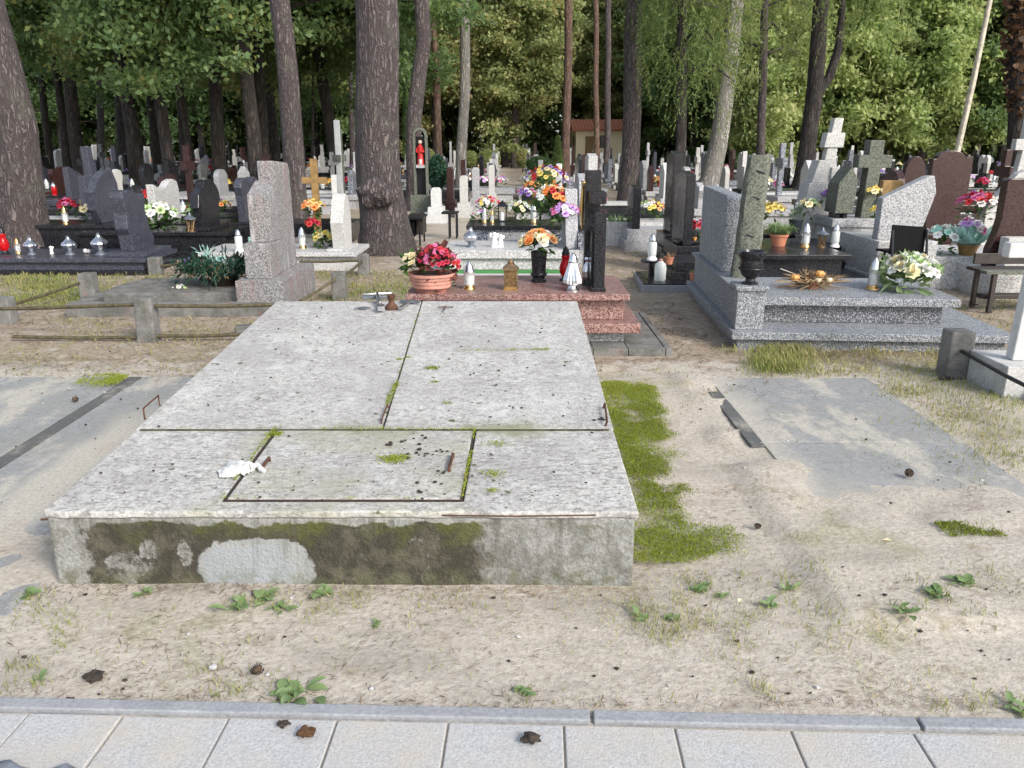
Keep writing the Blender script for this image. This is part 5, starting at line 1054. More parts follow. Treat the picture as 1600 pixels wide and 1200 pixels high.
# middle ground stones along the path
def pillar(label, px, w, ptop, Y, mat, cap=True):
    x = D(px, 300, Y).x; zt = D(px, ptop, Y).z; ww = w/F*Y; t = grave(label, (x, Y, 0), [('base', -ww*1.1, ww*1.1, -.1, .5, -.02, .2, mat), ('step', -ww*.8, ww*.8, -.02, .42, .2, .3, mat)])
    stone_y(t, 'headstone', [(-ww/2, .3), (ww/2, .3), (ww/2, zt-.05), (ww*.3, zt), (-ww*.3, zt), (-ww/2, zt-.05)], .05, .35, mat); return t
pillar('short white stone pillar beside the dark stool', 680, 15, 294, 16.3, 'white_paint')
pillar('grey stone pillar behind the dark stool', 724, 12, 275, 17.5, 'pale_stone')
pillar('grey pillar pair grave half hidden behind the grey stone pillar', 743, 11, 262, 19.2, 'grey_granite')
pillar('brown granite pillar behind the short white one', 703, 10, 262, 18.4, 'brown_granite')
pillar('thin pale pillar close to the sandy path', 768, 9, 258, 20.5, 'pale_stone')
# ---------------------------------------------------------------- trees
TRUNKS = []
def trunk(name, label, bx, Y, top, w, mat='pine_bark', mids=(), by=None, H=17, flare=1.5, seg=16, cat='tree', group=None, jit=.07, limbs=()):
    """a trunk from the photo pixel column bx at its foot to top (column at the picture's upper edge)"""
    b = G(bx, by) if by else Vector((D(bx, 262, Y).x, Y, 0)); Y = b.y
    t = T(name, label, cat, b, 0, group); r = w/F*Y/2*1.02; TRUNKS.append((b.x, b.y, r))
    key = [Vector((b.x, Y, -.1))]+[D(px, py, Y+dy) for px, py, dy in mids]+[D(top, 0, Y)]
    d = (key[-1]-key[-2]).normalized(); d = (d+Vector((0, 0, .8))).normalized(); key.append(key[-1]+d*max(1, (H-key[-1].z)))
    pts, rad = [], []; zmax = key[-1].z
    for i in range(len(key)-1):
        n = max(3, int((key[i+1]-key[i]).length/.22)) if i < len(key)-2 else 12
        for k in range(n): pts.append(key[i].lerp(key[i+1], k/n))
    pts.append(key[-1])
    for p in pts:
        h = max(p.z, 0); rad.append(r*((flare-1)*math.exp(-h/.33)+1)*(1.06-.5*h/zmax))
    for i, p in enumerate(pts[1:], 1): p.x += .05*r*10*mnoise.noise(Vector((p.z*.35, b.x, 0)))*min(1, p.z)
    MB().tube(pts, rad, seg, 0, True, jit).build('trunk', mat, t)
    return t, pts, rad
def crown_mesh(key, mat, **k):
    if key in CACHE: return CACHE[key]
    C, L = crown_leaves(**k); CACHE[key] = (nmesh('crown', L, len(L), 4, [mat]), C); return CACHE[key]
pine_crown, pc = crown_mesh('pine', 'pine_needle', cx=0, cz=0, rx=2.4, rz=2.4, nclump=75, per=70, clump_r=.5, size=.16, seed=3)
def pine(label, bx, Y, top, w, mat='pine_bark', crown=True, **k):
    t, pts, rad = trunk('pine_tree', label, bx, Y, top, w, mat, **k)
    if crown: L = pts[-1]-Vector(t.matrix_world_loc); mobj('crown', pine_crown, t, L+Vector((0, 0, .5)), (0, 0, random.random()*6), random.uniform(.9, 1.2))
    return t, pts, rad
t1 = pine('thick dark pine trunk rising from the end of the purple granite ledge', 42, 0, -32, 60, by=396, mids=((22, 200, 0),), flare=1.5, seg=28)
t3, pts3, _ = pine('thickest pine, with a knobbly burl low on its trunk, between the graves and the path', 604, 0, 582, 62, by=394, mids=((597, 200, 0),), flare=1.5, seg=28)
mb = MB(); c = D(584, 302, pts3[0].y-.30); mb.ball(c, .22, 0, 30, (1, .9, .95), .3, 3); mb.ball(c+Vector((.2, -.08, -.03)), .12, 0, 20, (1, .8, 1.1), .35, 8)
mb.build('burl', 'old_bark' if 'old_bark' in M else 'pine_bark', t3)
pine('straight grey brown pine behind the stained stele', 455, 17.0, 433, 30, mids=((447, 130, 0),))
pine('bent pine trunk with a kink rising behind the shrine', 645, 19.5, 657, 22, mids=((650, 180, 0), (662, 60, 0)))
pine('slim reddish pine between the bent one and the pale straight one', 688, 27, 671, 10, 'red_bark', H=19, mids=((682, 110, 0),))
pine('pale straight slim pine beside the sandy path', 719, 25, 728, 15, 'pale_bark', H=19)
pine('slim reddish pine in front of the cream house gable', 884, 33, 889, 12, 'red_bark', H=22, mids=((886, 100, 0),))
pine('stout straight pine right of the cream house', 985, 22, 994, 26, 'pine_bark', H=18, mids=((988, 130, 0),))
pine('brown pine trunk in front of the wall of the cream house', 933, 40, 931, 8, 'red_bark', H=24)
pine('second pine trunk before the cream house under the tiled eaves', 948, 42, 952, 9, 'pine_bark', H=24)
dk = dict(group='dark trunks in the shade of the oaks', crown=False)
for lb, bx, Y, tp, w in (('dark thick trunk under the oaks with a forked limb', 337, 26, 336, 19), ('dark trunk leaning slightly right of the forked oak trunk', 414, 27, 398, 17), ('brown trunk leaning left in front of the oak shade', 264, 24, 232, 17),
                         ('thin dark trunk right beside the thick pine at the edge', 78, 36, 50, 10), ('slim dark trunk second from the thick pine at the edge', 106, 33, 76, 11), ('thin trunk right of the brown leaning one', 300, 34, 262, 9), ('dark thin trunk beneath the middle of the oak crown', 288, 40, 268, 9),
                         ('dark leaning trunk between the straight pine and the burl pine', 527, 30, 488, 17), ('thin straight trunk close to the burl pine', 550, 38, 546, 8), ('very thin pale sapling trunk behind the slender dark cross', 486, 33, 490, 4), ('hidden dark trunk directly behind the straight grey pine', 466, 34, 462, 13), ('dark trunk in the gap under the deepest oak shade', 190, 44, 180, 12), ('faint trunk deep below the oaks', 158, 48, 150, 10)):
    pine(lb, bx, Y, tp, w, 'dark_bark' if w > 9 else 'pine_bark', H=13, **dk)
# leaning pale larch with drooping sprays, two more beside it
strand_mb = []
def strands(n, rx, z0, z1, seed, size=.085):
    r = np.random.default_rng(seed); out = []
    for _ in range(n):
        a = r.random()*6.283; q = rx*(.15+.85*math.sqrt(r.random())); x, y = q*math.cos(a), q*math.sin(a); z = z0+(z1-z0)*r.random(); L = .5+1.5*r.random()**1.5
        m = int(30+L*30); t = np.linspace(0, 1, m)
        px = x+.75*math.cos(a)*t*(1-t*.5)+.16*np.sin(t*4+a*3); py = y+.75*math.sin(a)*t*(1-t*.5)+.16*np.cos(t*4+a*2); pz = z-L*(.25*t+.75*t*t)
        P = np.stack([px, py, pz], 1); d = np.stack([np.full(m, .35*math.cos(a)), np.full(m, .35*math.sin(a)), np.full(m, -1.0)], 1)
        d = unit(d+r.normal(size=(m, 3))*.75); b = unit(np.cross(d, r.normal(size=(m, 3)))); s = (size*(.6+.8*r.random(m)))[:, None]
        out.append(np.stack([P, P+d*s*.5+b*s*.13, P+d*s, P+d*s*.5-b*s*.13], 1))
    return np.concatenate(out)
def larch(label, bx, Y, top, w, mat, n, rx, z0, z1, seed, off=(0, 0), **k):
    t, pts, rad = trunk('larch_tree', label, bx, Y, top, w, mat, **k); L = strands(n, rx, z0, z1, seed)
    tp = min(pts, key=lambda p: abs(p.z-5)); mobj('crown', nmesh('crown', L, len(L), 4, ['larch_needle']), t, (tp.x-pts[0].x+off[0], off[1], 0))
    mb = MB(); b = Vector(t.matrix_world_loc)
    for i in range(16):
        a = i*2.4; z = z0+(z1-z0)*(i/16); q = rx*.8; s = min(pts, key=lambda p: abs(p.z-z))-b
        mb.tube([s, s+Vector((q*.5*math.cos(a)+off[0]*.5, q*.5*math.sin(a), .25)), s+Vector((q*math.cos(a)+off[0], q*math.sin(a), -.15))], [.05, .03, .012], 5)
    mb.build('limbs', mat, t, True); return t
larch('leaning larch with a pale grey trunk and drooping green sprays', 1103, 21, 1150, 26, 'pale_bark', 330, 1.25, 4.4, 8, 5, (-.9, .9), mids=((1118, 230, 0), (1140, 100, 0)))
larch('mossy trunked larch whose sprays hang lowest over the black graves', 1065, 19.5, 1068, 15, 'dark_bark', 380, .95, 3.1, 7.6, 8, (.45, .2))
larch('larch with thin trailing sprays behind the pale leaning one', 1190, 31, 1195, 12, 'pine_bark', 420, 2.0, 4.5, 10, 9)
t, pts, rad = trunk('forked_tree', 'dark forked tree leaning right behind the pale stone monument', 1256, 27, 1283, 24, 'dark_bark', mids=((1272, 160, 0),), H=14)
a = min(pts, key=lambda p: abs(p.z-D(1275, 148, 27).z)); MB().tube([a, D(1296, 120, 27), D(1309, 80, 27.2), D(1316, 20, 27.5), D(1318, -60, 28)], [.2, .15, .13, .1, .06], 9).build('limb', 'dark_bark', t)
L = strands(200, 1.6, 5.2, 8.5, 14); mobj('crown', nmesh('crown', L, len(L), 4, ['larch_needle']), t, (.9, 0, 0))
t, pts, rad = trunk('ivy_tree', 'trunk at the frame edge wrapped in brown ivy leaves', 1592, 20, 1600, 27, 'dark_bark', mids=((1592, 150, 0),))
n = 2600; hh = 2.0+7*rng.random(n)**.65; aa = rng.random(n)*6.283; tx = np.interp(hh, [p.z for p in pts], [p.x-pts[0].x for p in pts]); q = .2+.20*rng.random(n)**2*np.clip((hh-1.8)/1.5, .15, 1)
P = np.stack([tx+q*np.cos(aa), q*np.sin(aa), hh], 1); L = leaf_array(P, .11); mobj('ivy', nmesh('ivy', L, len(L), 4, ['ivy_leaf']), t)
# thin leaning pole
a, b = D(1490, 262, 34), D(1549, -10, 34); t = T('dead_trunk', 'bare pale leaning pole like trunk against the bright trees', 'pole', (a.x, 34, 0)); mb = MB(); mb.tube([Vector((a.x-.3, 34, -.1)), a, a.lerp(b, .5)+Vector((.03, 0, 0)), b, b+(b-a)*.15], [.13, .125, .115, .09, .05], 9); mb.build('trunk', 'weathered_pole', t)

# broadleaf crowns
BT = [MB() for _ in range(3)]
def limb_mesh(key, C, z0, rt, mat, n=14, seed=0):
    k = 'limb'+key
    if k in CACHE: return CACHE[k]
    mb = MB(); r = random.Random(seed); mb.tube([(0, 0, -.1), (.05, 0, z0*.5), (-.04, .05, z0), (.1, 0, z0+2.2), (0, 0, z0+4.5)], [rt*1.25, rt, rt*.9, rt*.6, rt*.15], 9)
    for i in r.sample(range(len(C)), min(n, len(C))):
        c = Vector(C[i]); z = max(z0*.75, min(c.z-.3, z0+2.5)); s = Vector((0, 0, z)); mb.tube([s, s.lerp(c, .5)+Vector((0, 0, .35)), c], [rt*.38, rt*.22, rt*.06], 5)
    CACHE[k] = mb.mesh('trunk', [mat]); return CACHE[k]
def broad(name, label, x, y, key, mat, s, kw, group, bark='dark_bark', z0=None, rt=.2, rz=None, lift=0):
    me, C = crown_mesh(key, 'oak_leaf', **kw); t = T(name, label, 'tree', (x, y, 0), rz if rz is not None else random.random()*6.28, group, s)
    cr = mobj('crown', me, t, (0, 0, lift)); cr.material_slots[0].link = 'OBJECT'; cr.material_slots[0].material = M[mat]; mobj('trunk', limb_mesh(key+bark, C, z0 or kw['cz']-kw['rz']*.6, rt, bark, seed=len(key)), t); return t
oakA = dict(cx=0, cz=7.6, rx=4.2, rz=3.8, nclump=440, per=210, clump_r=.62, size=.10, seed=21)
oakB = dict(cx=0, cz=8.0, rx=3.8, rz=4.0, nclump=380, per=210, clump_r=.6, size=.10, seed=33)
farA = dict(cx=0, cz=6.6, rx=3.6, rz=5.4, nclump=360, per=190, clump_r=.75, size=.155, seed=41)
farB = dict(cx=0, cz=7.4, rx=4.4, rz=6.4, nclump=400, per=190, clump_r=.85, size=.165, seed=52)
farC = dict(cx=0, cz=5.2, rx=3.0, rz=4.9, nclump=320, per=180, clump_r=.6, size=.135, seed=63)
for x, y, key, kw, s, mat, lb in ((-7.2, 23.5, 'oakA', oakA, 1.0, 'oak_leaf', 'wide dark green oak whose crown hangs over the graves by the thick edge pine'),
        (-11.5, 25.5, 'oakB', oakB, 1.05, 'oak_leaf', 'dark green oak behind the thick edge pine'), (-8.0, 31, 'oakA', oakA, 1.1, 'oak_leaf', 'oak with yellowing sprigs above the brown leaning trunk'),
        (-15.5, 30, 'oakB', oakB, 1.1, 'dark_leaf', 'dark oak farthest toward the edge behind the thick pine'), (-4.6, 29.5, 'oakB', oakB, .95, 'oak_leaf', 'oak between the straight grey pine and the burl pine'),
        (-10.5, 37, 'oakA', oakA, 1.15, 'gold_leaf', 'golden leaved oak half hidden behind the dark green oaks'), (-16.5, 39, 'oakB', oakB, 1.2, 'dark_leaf', 'deep green oak far behind the other oaks')):
    broad('oak_tree', lb, x, y, key, mat, s, kw, 'oaks over the graves', z0=3.6, rt=.2)
# the forest round the cemetery: trees one by one, nearest rows first
def lm(x, y):
    px = 800+F*x/(y*math.cos(PITCH)+EYE*math.sin(PITCH)*0+.3)
    marks = [(20, 'the thick edge pine'), (140, 'the oak shade'), (265, 'the brown leaning trunk'), (337, 'the forked oak trunk'), (414, 'the dark leaning trunk'), (447, 'the straight grey pine'), (527, 'the leaning trunk'), (597, 'the burl pine'), (650, 'the bent pine'), (684, 'the slim reddish pine'), (724, 'the pale straight pine'), (800, 'the sandy path'), (887, 'the house gable pine'), (930, 'the cream house'), (988, 'the stout straight pine'), (1066, 'the mossy larch'), (1125, 'the pale leaning larch'), (1190, 'the thin sprayed larch'), (1268, 'the forked tree'), (1340, 'the dark stone cross'), (1420, 'the small brown stone'), (1500, 'the leaning pole'), (1592, 'the ivy trunk')]
    return min(marks, key=lambda q: abs(q[0]-px))[1]
used = {}
def uniq(lb):
    used[lb] = used.get(lb, 0)+1
    return lb if used[lb] == 1 else None
cname = {'oak_leaf': 'mid green', 'dark_leaf': 'dark green', 'gold_leaf': 'golden green', 'bright_leaf': 'bright yellow green'}
sizes = ['full crowned', 'tall', 'bushy', 'spreading', 'narrow', 'ragged', 'dense', 'loose', 'slender', 'drooping', 'low branched', 'thick crowned']
ft = []
for row, (y, step) in enumerate(((63, 5.2), (71, 5.6), (80, 6.4))):
    x = -.66*y-3
    while x < .66*y+5:
        xx, yy = x+random.uniform(-1.3, 1.3), y+random.uniform(-2.5, 2.5); x += step; u = xx/yy
        if row == 0 and 2.0 < xx < 10.5: continue
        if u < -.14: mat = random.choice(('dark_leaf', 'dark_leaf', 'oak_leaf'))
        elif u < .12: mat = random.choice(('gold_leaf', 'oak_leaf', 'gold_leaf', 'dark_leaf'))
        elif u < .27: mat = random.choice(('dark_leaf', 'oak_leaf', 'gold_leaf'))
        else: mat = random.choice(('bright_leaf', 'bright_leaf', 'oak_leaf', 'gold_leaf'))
        ft.append((xx, yy, mat, row))
for x, y, mat in ((13.5, 44, 'bright_leaf'), (17.5, 47, 'bright_leaf'), (22.5, 46, 'bright_leaf'), (27.5, 47, 'oak_leaf'), (31, 52, 'oak_leaf'), (11, 51, 'oak_leaf'), (-.5, 57, 'gold_leaf'), (-5, 55, 'gold_leaf'), (.2, 54, 'gold_leaf'), (7.5, 66, 'gold_leaf'), (4.3, 70, 'gold_leaf'), (-.5, 62, 'gold_leaf'), (14, 60, 'dark_leaf'), (20, 55, 'gold_leaf'), (-9, 53, 'oak_leaf'), (25, 54, 'bright_leaf')):
    ft.append((x, y, mat, 0 if y > 50 else -1))
for x, y, mat, row in sorted(ft, key=lambda q: q[1]):
    key, kw = random.choice((('farA', farA), ('farB', farB), ('farC', farC)) if row > 0 or abs(x) > 12 else (('farA', farA), ('farC', farC)))
    s = random.uniform(.95, 1.25)*(1 if row < 1 else 1.3)
    for z in random.sample(sizes, len(sizes)):
        lb = uniq(f'{z} {cname[mat]} tree at the cemetery edge behind {lm(x, y)}')
        if lb: break
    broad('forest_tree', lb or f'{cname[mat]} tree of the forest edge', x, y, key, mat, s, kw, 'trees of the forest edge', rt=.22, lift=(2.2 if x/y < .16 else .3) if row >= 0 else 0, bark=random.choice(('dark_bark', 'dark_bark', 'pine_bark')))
# the wood beyond that reads as one dark mass
r_ = []
for k in range(1300):
    x = rng.uniform(-105, 105); y = rng.uniform(92, 122)+abs(x)*.05; z = 24*rng.random()**.8
    m = 42; r_.append(leaf_array(np.array([x, y, z])+rng.normal(size=(m, 3))*np.array([1.4, 1, 1.1]), .62))
L = np.concatenate(r_); o = mobj('woods', nmesh('woods', L, len(L), 4, ['dark_leaf'])); tag(o, 'dense dark forest closing the view beyond the cemetery', None, kind='stuff')
r_ = []
for k in range(900):
    x = rng.uniform(-115, 115); y = rng.uniform(88, 96); z = 7.5*rng.random(); m = 42
    r_.append(leaf_array(np.array([x, y, z])+rng.normal(size=(m, 3))*np.array([1.3, .8, .9]), .5))
for k in range(420):
    x = rng.uniform(-60, 60); y = rng.uniform(66, 88); z = .2+2.2*rng.random()**1.5; m = 42
    r_.append(leaf_array(np.array([x, y, z])+rng.normal(size=(m, 3))*np.array([.9, .8, .6]), .24))
L = np.concatenate(r_); o = mobj('undergrowth', nmesh('undergrowth', L, len(L), 4, ['oak_leaf'])); tag(o, 'shaded undergrowth below the forest edge', None, kind='stuff')
# clipped shrubs and small conifers among the graves
def shrub(name, label, px, ptop, pbot, w, Y, mat, shape='ball', cat='shrub'):
    a, b = D(px, ptop, Y), D(px, pbot, Y); z0 = max(0, b.z); h = a.z-z0; r = w/F*Y/2; n = 2600; d = unit(rng.normal(size=(n, 3)))
    P = d*np.array([r, r, h/2])*(.82+.2*rng.random((n, 1)))+np.array([0, 0, h/2])
    if shape == 'cone': t = rng.random(n)**.7; an = rng.random(n)*6.283; P = np.stack([r*(1-t)*np.cos(an)*(.7+.4*rng.random(n)), r*(1-t)*np.sin(an), h*t], 1)
    t_ = T(name, label, cat, (a.x, Y, 0)); L = leaf_array(P+np.array([0, 0, z0]), .055 if Y < 25 else .08)
    mobj('foliage', nmesh('foliage', L, len(L), 4, [mat]), t_); MB().tube([(0, 0, -.05), (0, 0, z0+h*.7)], [.04, .02], 6).build('stem', 'dark_bark', t_, True)
shrub('clipped_shrub', 'dark egg shaped clipped conifer beside the shrine', 683, 242, 296, 27, 19, 'wreath_needle')
shrub('clipped_shrub', 'broad flat topped dark bush beside the far end of the path', 843, 245, 268, 38, 24, 'dark_leaf')
shrub('clipped_shrub', 'round green bush in front of the flat topped one', 854, 268, 288, 24, 21, 'oak_leaf')
shrub('conifer', 'small pointed conifer near the slim pine by the house', 872, 214, 262, 17, 26, 'oak_leaf', 'cone', 'tree')
shrub('conifer', 'tall thin dark cypress behind the burl pine', 631, 85, 250, 13, 34, 'dark_leaf', 'cone', 'tree')
for px, top, w, lb in ((667, 232, 24, 'low golden hedge bush at the far end of the path'), (760, 234, 26, 'second low golden hedge bush beside the path end'), (770, 236, 22, 'small yellow green bush beside the second hedge bush'), (817, 232, 20, 'rounded yellow green bush past the end of the path'), (735, 236, 22, 'dull green bush behind the thin pale pillars')): shrub('garden_bush', lb, px, top, 262, w, 46, 'gold_leaf')

# the small cream house
HY = 57; t = T('house', 'small cream house with an orange tiled roof beyond the graves', 'house', (D(899, 262, HY).x, HY, 0))
hw = D(972, 240, HY).x-D(899, 240, HY).x; ze = D(930, 203, HY).z; zr = D(912, 188, HY).z; dp = 5.0
mb = MB(); mb.prism([(0, 0), (0, ze), (dp/2, zr-.1), (dp, ze), (dp, 0)], (0, 0, 0), (0, 1, 0), (0, 0, 1), (hw, 0, 0)); w_ = mb.build('wall', 'stucco', t, True)
mb = MB(); e = .3
for sg in (0, 1):
    y0, y1 = (-e, dp/2) if not sg else (dp+e, dp/2); zl = ze-e*(zr-ze)/(dp/2)
    mb.prism([(y0, zl), (y0, zl+.13), (y1, zr+.13), (y1, zr)], (-e, 0, 0), (0, 1, 0), (0, 0, 1), (hw+2*e, 0, 0))
mb.build('roof', 'roof_tile', t, True)
f = MB().box(hw*.5, hw*.72, -.03, .02, ze-1.15, ze-.35).build('window', 'dark_wood', t, True); MB().box(hw*.53, hw*.69, -.04, -.031, ze-1.1, ze-.4).build('pane', 'dark_glass', f, True)
f = MB().box(-.03, .02, 1.5, 2.4, ze-1.3, ze-.4).build('window', 'dark_wood', t, True); MB().box(-.04, -.031, 1.58, 2.32, ze-1.22, ze-.48).build('pane', 'dark_glass', f, True)
f = MB().box(hw*.2, hw*.38, -.03, .02, 0, 2.0).build('door', 'brown_wood', t, True); MB().box(hw*.35, hw*.36, -.06, -.031, 1, 1.1).build('handle', 'silver', f, True)
# green waste containers far behind the larches
for px, lb in ((1168, 'lime green waste container behind the rough green stele'), (1196, 'second lime green waste container right of the first')):
    a = D(px, 250, 46); t = T('waste_container', lb, 'container', (a.x, 46, 0)); MB().box(-.55, .55, 0, .9, .1, 1.45, 0, 1.1).build('body', 'lime_plastic', t, True, .03); MB().lathe([(.5, 1.46), (.45, 1.6), (.2, 1.68)], 4, (0, .45, 0)).build('lid', 'lime_plastic', t, True)
    for s in (-.45, .45): MB().lathe([(.08, 0), (.08, .08)], 10, (s, .45, .0)).build('wheel', 'black_plastic', t, True)

# ---------------------------------------------------------------- the further graves, row after row
ORD = 'zeroth first second third fourth fifth sixth seventh eighth ninth tenth eleventh twelfth thirteenth fourteenth fifteenth sixteenth seventeenth eighteenth nineteenth twentieth'.split()
SH = {'rounded': [(0, 0), (1, 0), (1, .7)]+[(.5+.5*math.cos(R(a)), .7+.3*math.sin(R(a))) for a in range(0, 181, 22)], 'square': [(0, 0), (1, 0), (1, 1), (0, 1)], 'slanted': [(0, 0), (1, 0), (1, .72), (.15, 1), (0, .95)],
      'wavy': [(.1, 0), (.9, 0), (.92, .4), (1, .75), (.9, .95), (.7, 1), (.5, .9), (.3, .84), (.08, .92), (0, .7), (.1, .4)], 'cross': [(.38, 0), (.62, 0), (.62, .55), (1, .55), (1, .72), (.62, .72), (.62, 1), (.38, 1), (.38, .72), (0, .72), (0, .55), (.38, .55)],
      'pointed': [(.1, 0), (.9, 0), (.9, .75), (.5, 1), (.1, .75)], 'heart shaped': [(.2, 0), (.8, 0), (1, .6), (.97, .85), (.8, 1), (.62, .97), (.5, .86), (.38, .97), (.2, 1), (.03, .85), (0, .6)], 'stepped': [(0, 0), (1, 0), (1, .5), (.75, .5), (.75, .78), (.62, .78), (.62, 1), (.38, 1), (.38, .6), (0, .6)]}
GM = {'light grey': 'light_granite', 'pale': 'pale_stone', 'black': 'black_granite', 'brown': 'brown_granite', 'dark purple': 'purple_granite', 'speckled grey': 'grey_granite', 'blue grey': 'blue_granite', 'white': 'white_paint'}
GW = ['light grey']*4+['pale']*3+['black']*6+['brown']*3+['dark purple']*4+['speckled grey']*5+['blue grey']*4+['white']*1
def fm(key, fn):
    if key not in CACHE: CACHE[key] = fn()
    return CACHE[key]
def stone_mesh(shape, colr, sgn):
    w, h = (.55, 1.15) if shape in ('cross', 'stepped') else (.68, .82)
    mb = MB(); mb.prism([((a-.5)*w, b*h) for a, b in SH[shape]], (-.06, 0, 0), (0, 1, 0), (0, 0, 1), (.12, 0, 0)); return mb.mesh('headstone', [GM[colr]])
def slab_mesh(colr, sgn): return MB().box(min(-sgn*.15, sgn*1.75), max(-sgn*.15, sgn*1.75), -.42, .42, .2, .32).mesh('cover_slab', [GM[colr]])
def base_mesh(colr, sgn): return MB().box(min(-sgn*.1, sgn*1.7), max(-sgn*.1, sgn*1.7), -.38, .38, -.05, .2).mesh('base', ['pale_stone' if colr in ('pale', 'white') else GM[colr]])
def whole_mesh(shape, colr, sgn):
    mb = MB(); w, h = (.55, 1.15) if shape in ('cross', 'stepped') else (.68, .82)
    mb.prism([((a-.5)*w, .32+b*h) for a, b in SH[shape]], (-.06, 0, 0), (0, 1, 0), (0, 0, 1), (.12, 0, 0)); mb.box(min(-sgn*.15, sgn*1.75), max(-sgn*.15, sgn*1.75), -.42, .42, .2, .32).box(min(-sgn*.1, sgn*1.7), max(-sgn*.1, sgn*1.7), -.38, .38, -.05, .2)
    return mb.mesh('gravestone', [GM[colr]])
def far_bouquet(colr):
    c2 = {'yellow': 'cream', 'white': 'pale_green', 'red': 'crimson', 'pink': 'white', 'purple': 'lilac', 'orange': 'yellow', 'crimson': 'pink', 'lilac': 'white', 'cream': 'white'}[colr]
    mb = MB(); leafcloud(mb, (0, 0, .1), .14, 26, .10, .05, 2, .4)
    for i in range(16):
        a = i*2.4; q = math.sqrt((i+.5)/16); mb.blossom((.14*q*math.cos(a), .14*q*math.sin(a), .16+.12*(1-q*q)), .06, 0 if i % 4 else 1, (q*math.cos(a), q*math.sin(a), .9), 2, 5)
    return mb.mesh('bouquet', ['petal_'+colr, 'petal_'+c2, 'flower_leaf'])
def far_lantern(kind):
    m = {'red': 'red_glass', 'white': 'white_plastic', 'silver': 'silver', 'gold': 'brass', 'clear': 'milk_plastic'}[kind]
    return MB().lathe([(.05, 0), (.045, .02), (.045, .03), (.055, .06), (.055, .16), (.04, .18)], 10, (0, 0, 0), 0).lathe([(.05, .181), (.05, .195), (.02, .24), (.006, .26)], 10, (0, 0, 0), 1).mesh('grave_lantern', [m, 'silver' if kind != 'gold' else 'black_metal'])
TAKEN = [(x, y, r+.3) for x, y, r in TRUNKS]
for o in bpy.data.objects:
    if o.get('category') in ('grave', 'shrine', 'shrub', 'tree', 'container') and o.location.y > 12 and o.parent is None: TAKEN.append((o.location.x, o.location.y, .55)); 
    if o.get('category') == 'grave' and o.location.y > 11 and o.parent is None:
        for dx in (-1.5, -.8, .8, 1.5): TAKEN.append((o.location.x+dx, o.location.y+.3, .5))
spots = []
for side, sgn in (('left', -1), ('right', 1)):
    for cidx in range(1, 17):
        xb = -1.75-2.7*(cidx-1) if side == 'left' else .95+2.7*(cidx-1)
        k = 0; y = 13.6+(cidx % 3)*.35 if cidx > 1 else 14.5
        while y < 62:
            k += 1; st = 1.5 if y < 30 else 2.3; x = xb+random.uniform(-.22, .22)+(min(.9, (y-13)*.055) if side == 'left' else 0); yy = y+random.uniform(-.15, .15); y += st
            px_ = 800+F*x/(yy*math.cos(PITCH)+.35)
            if yy < 17.3 and 635 < px_ < 690: continue
            if abs(x) > .655*yy-.2 or (HY-2 < yy and 3 < x < 11): continue
            if any((x+sgn*o_-a)**2+(yy-b)**2 < r*r for a, b, r in TAKEN for o_ in (0, .8, 1.6)): continue
            spots.append((yy, x, side, sgn, cidx, k))
spots.sort()
print('far graves', len(spots))
near, rest = spots[:290], spots[290:]
def lab_pos(side, c, k): return f'{ORD[k] if k <= 20 else str(k)+"th"} along row {c} {side} of the sandy path'
ROWN = {(s_, c): f'{ORD[c]} row {s_}' for c in range(1, 18) for s_ in ('left', 'right')}
nb = nl = 0; counts = {}
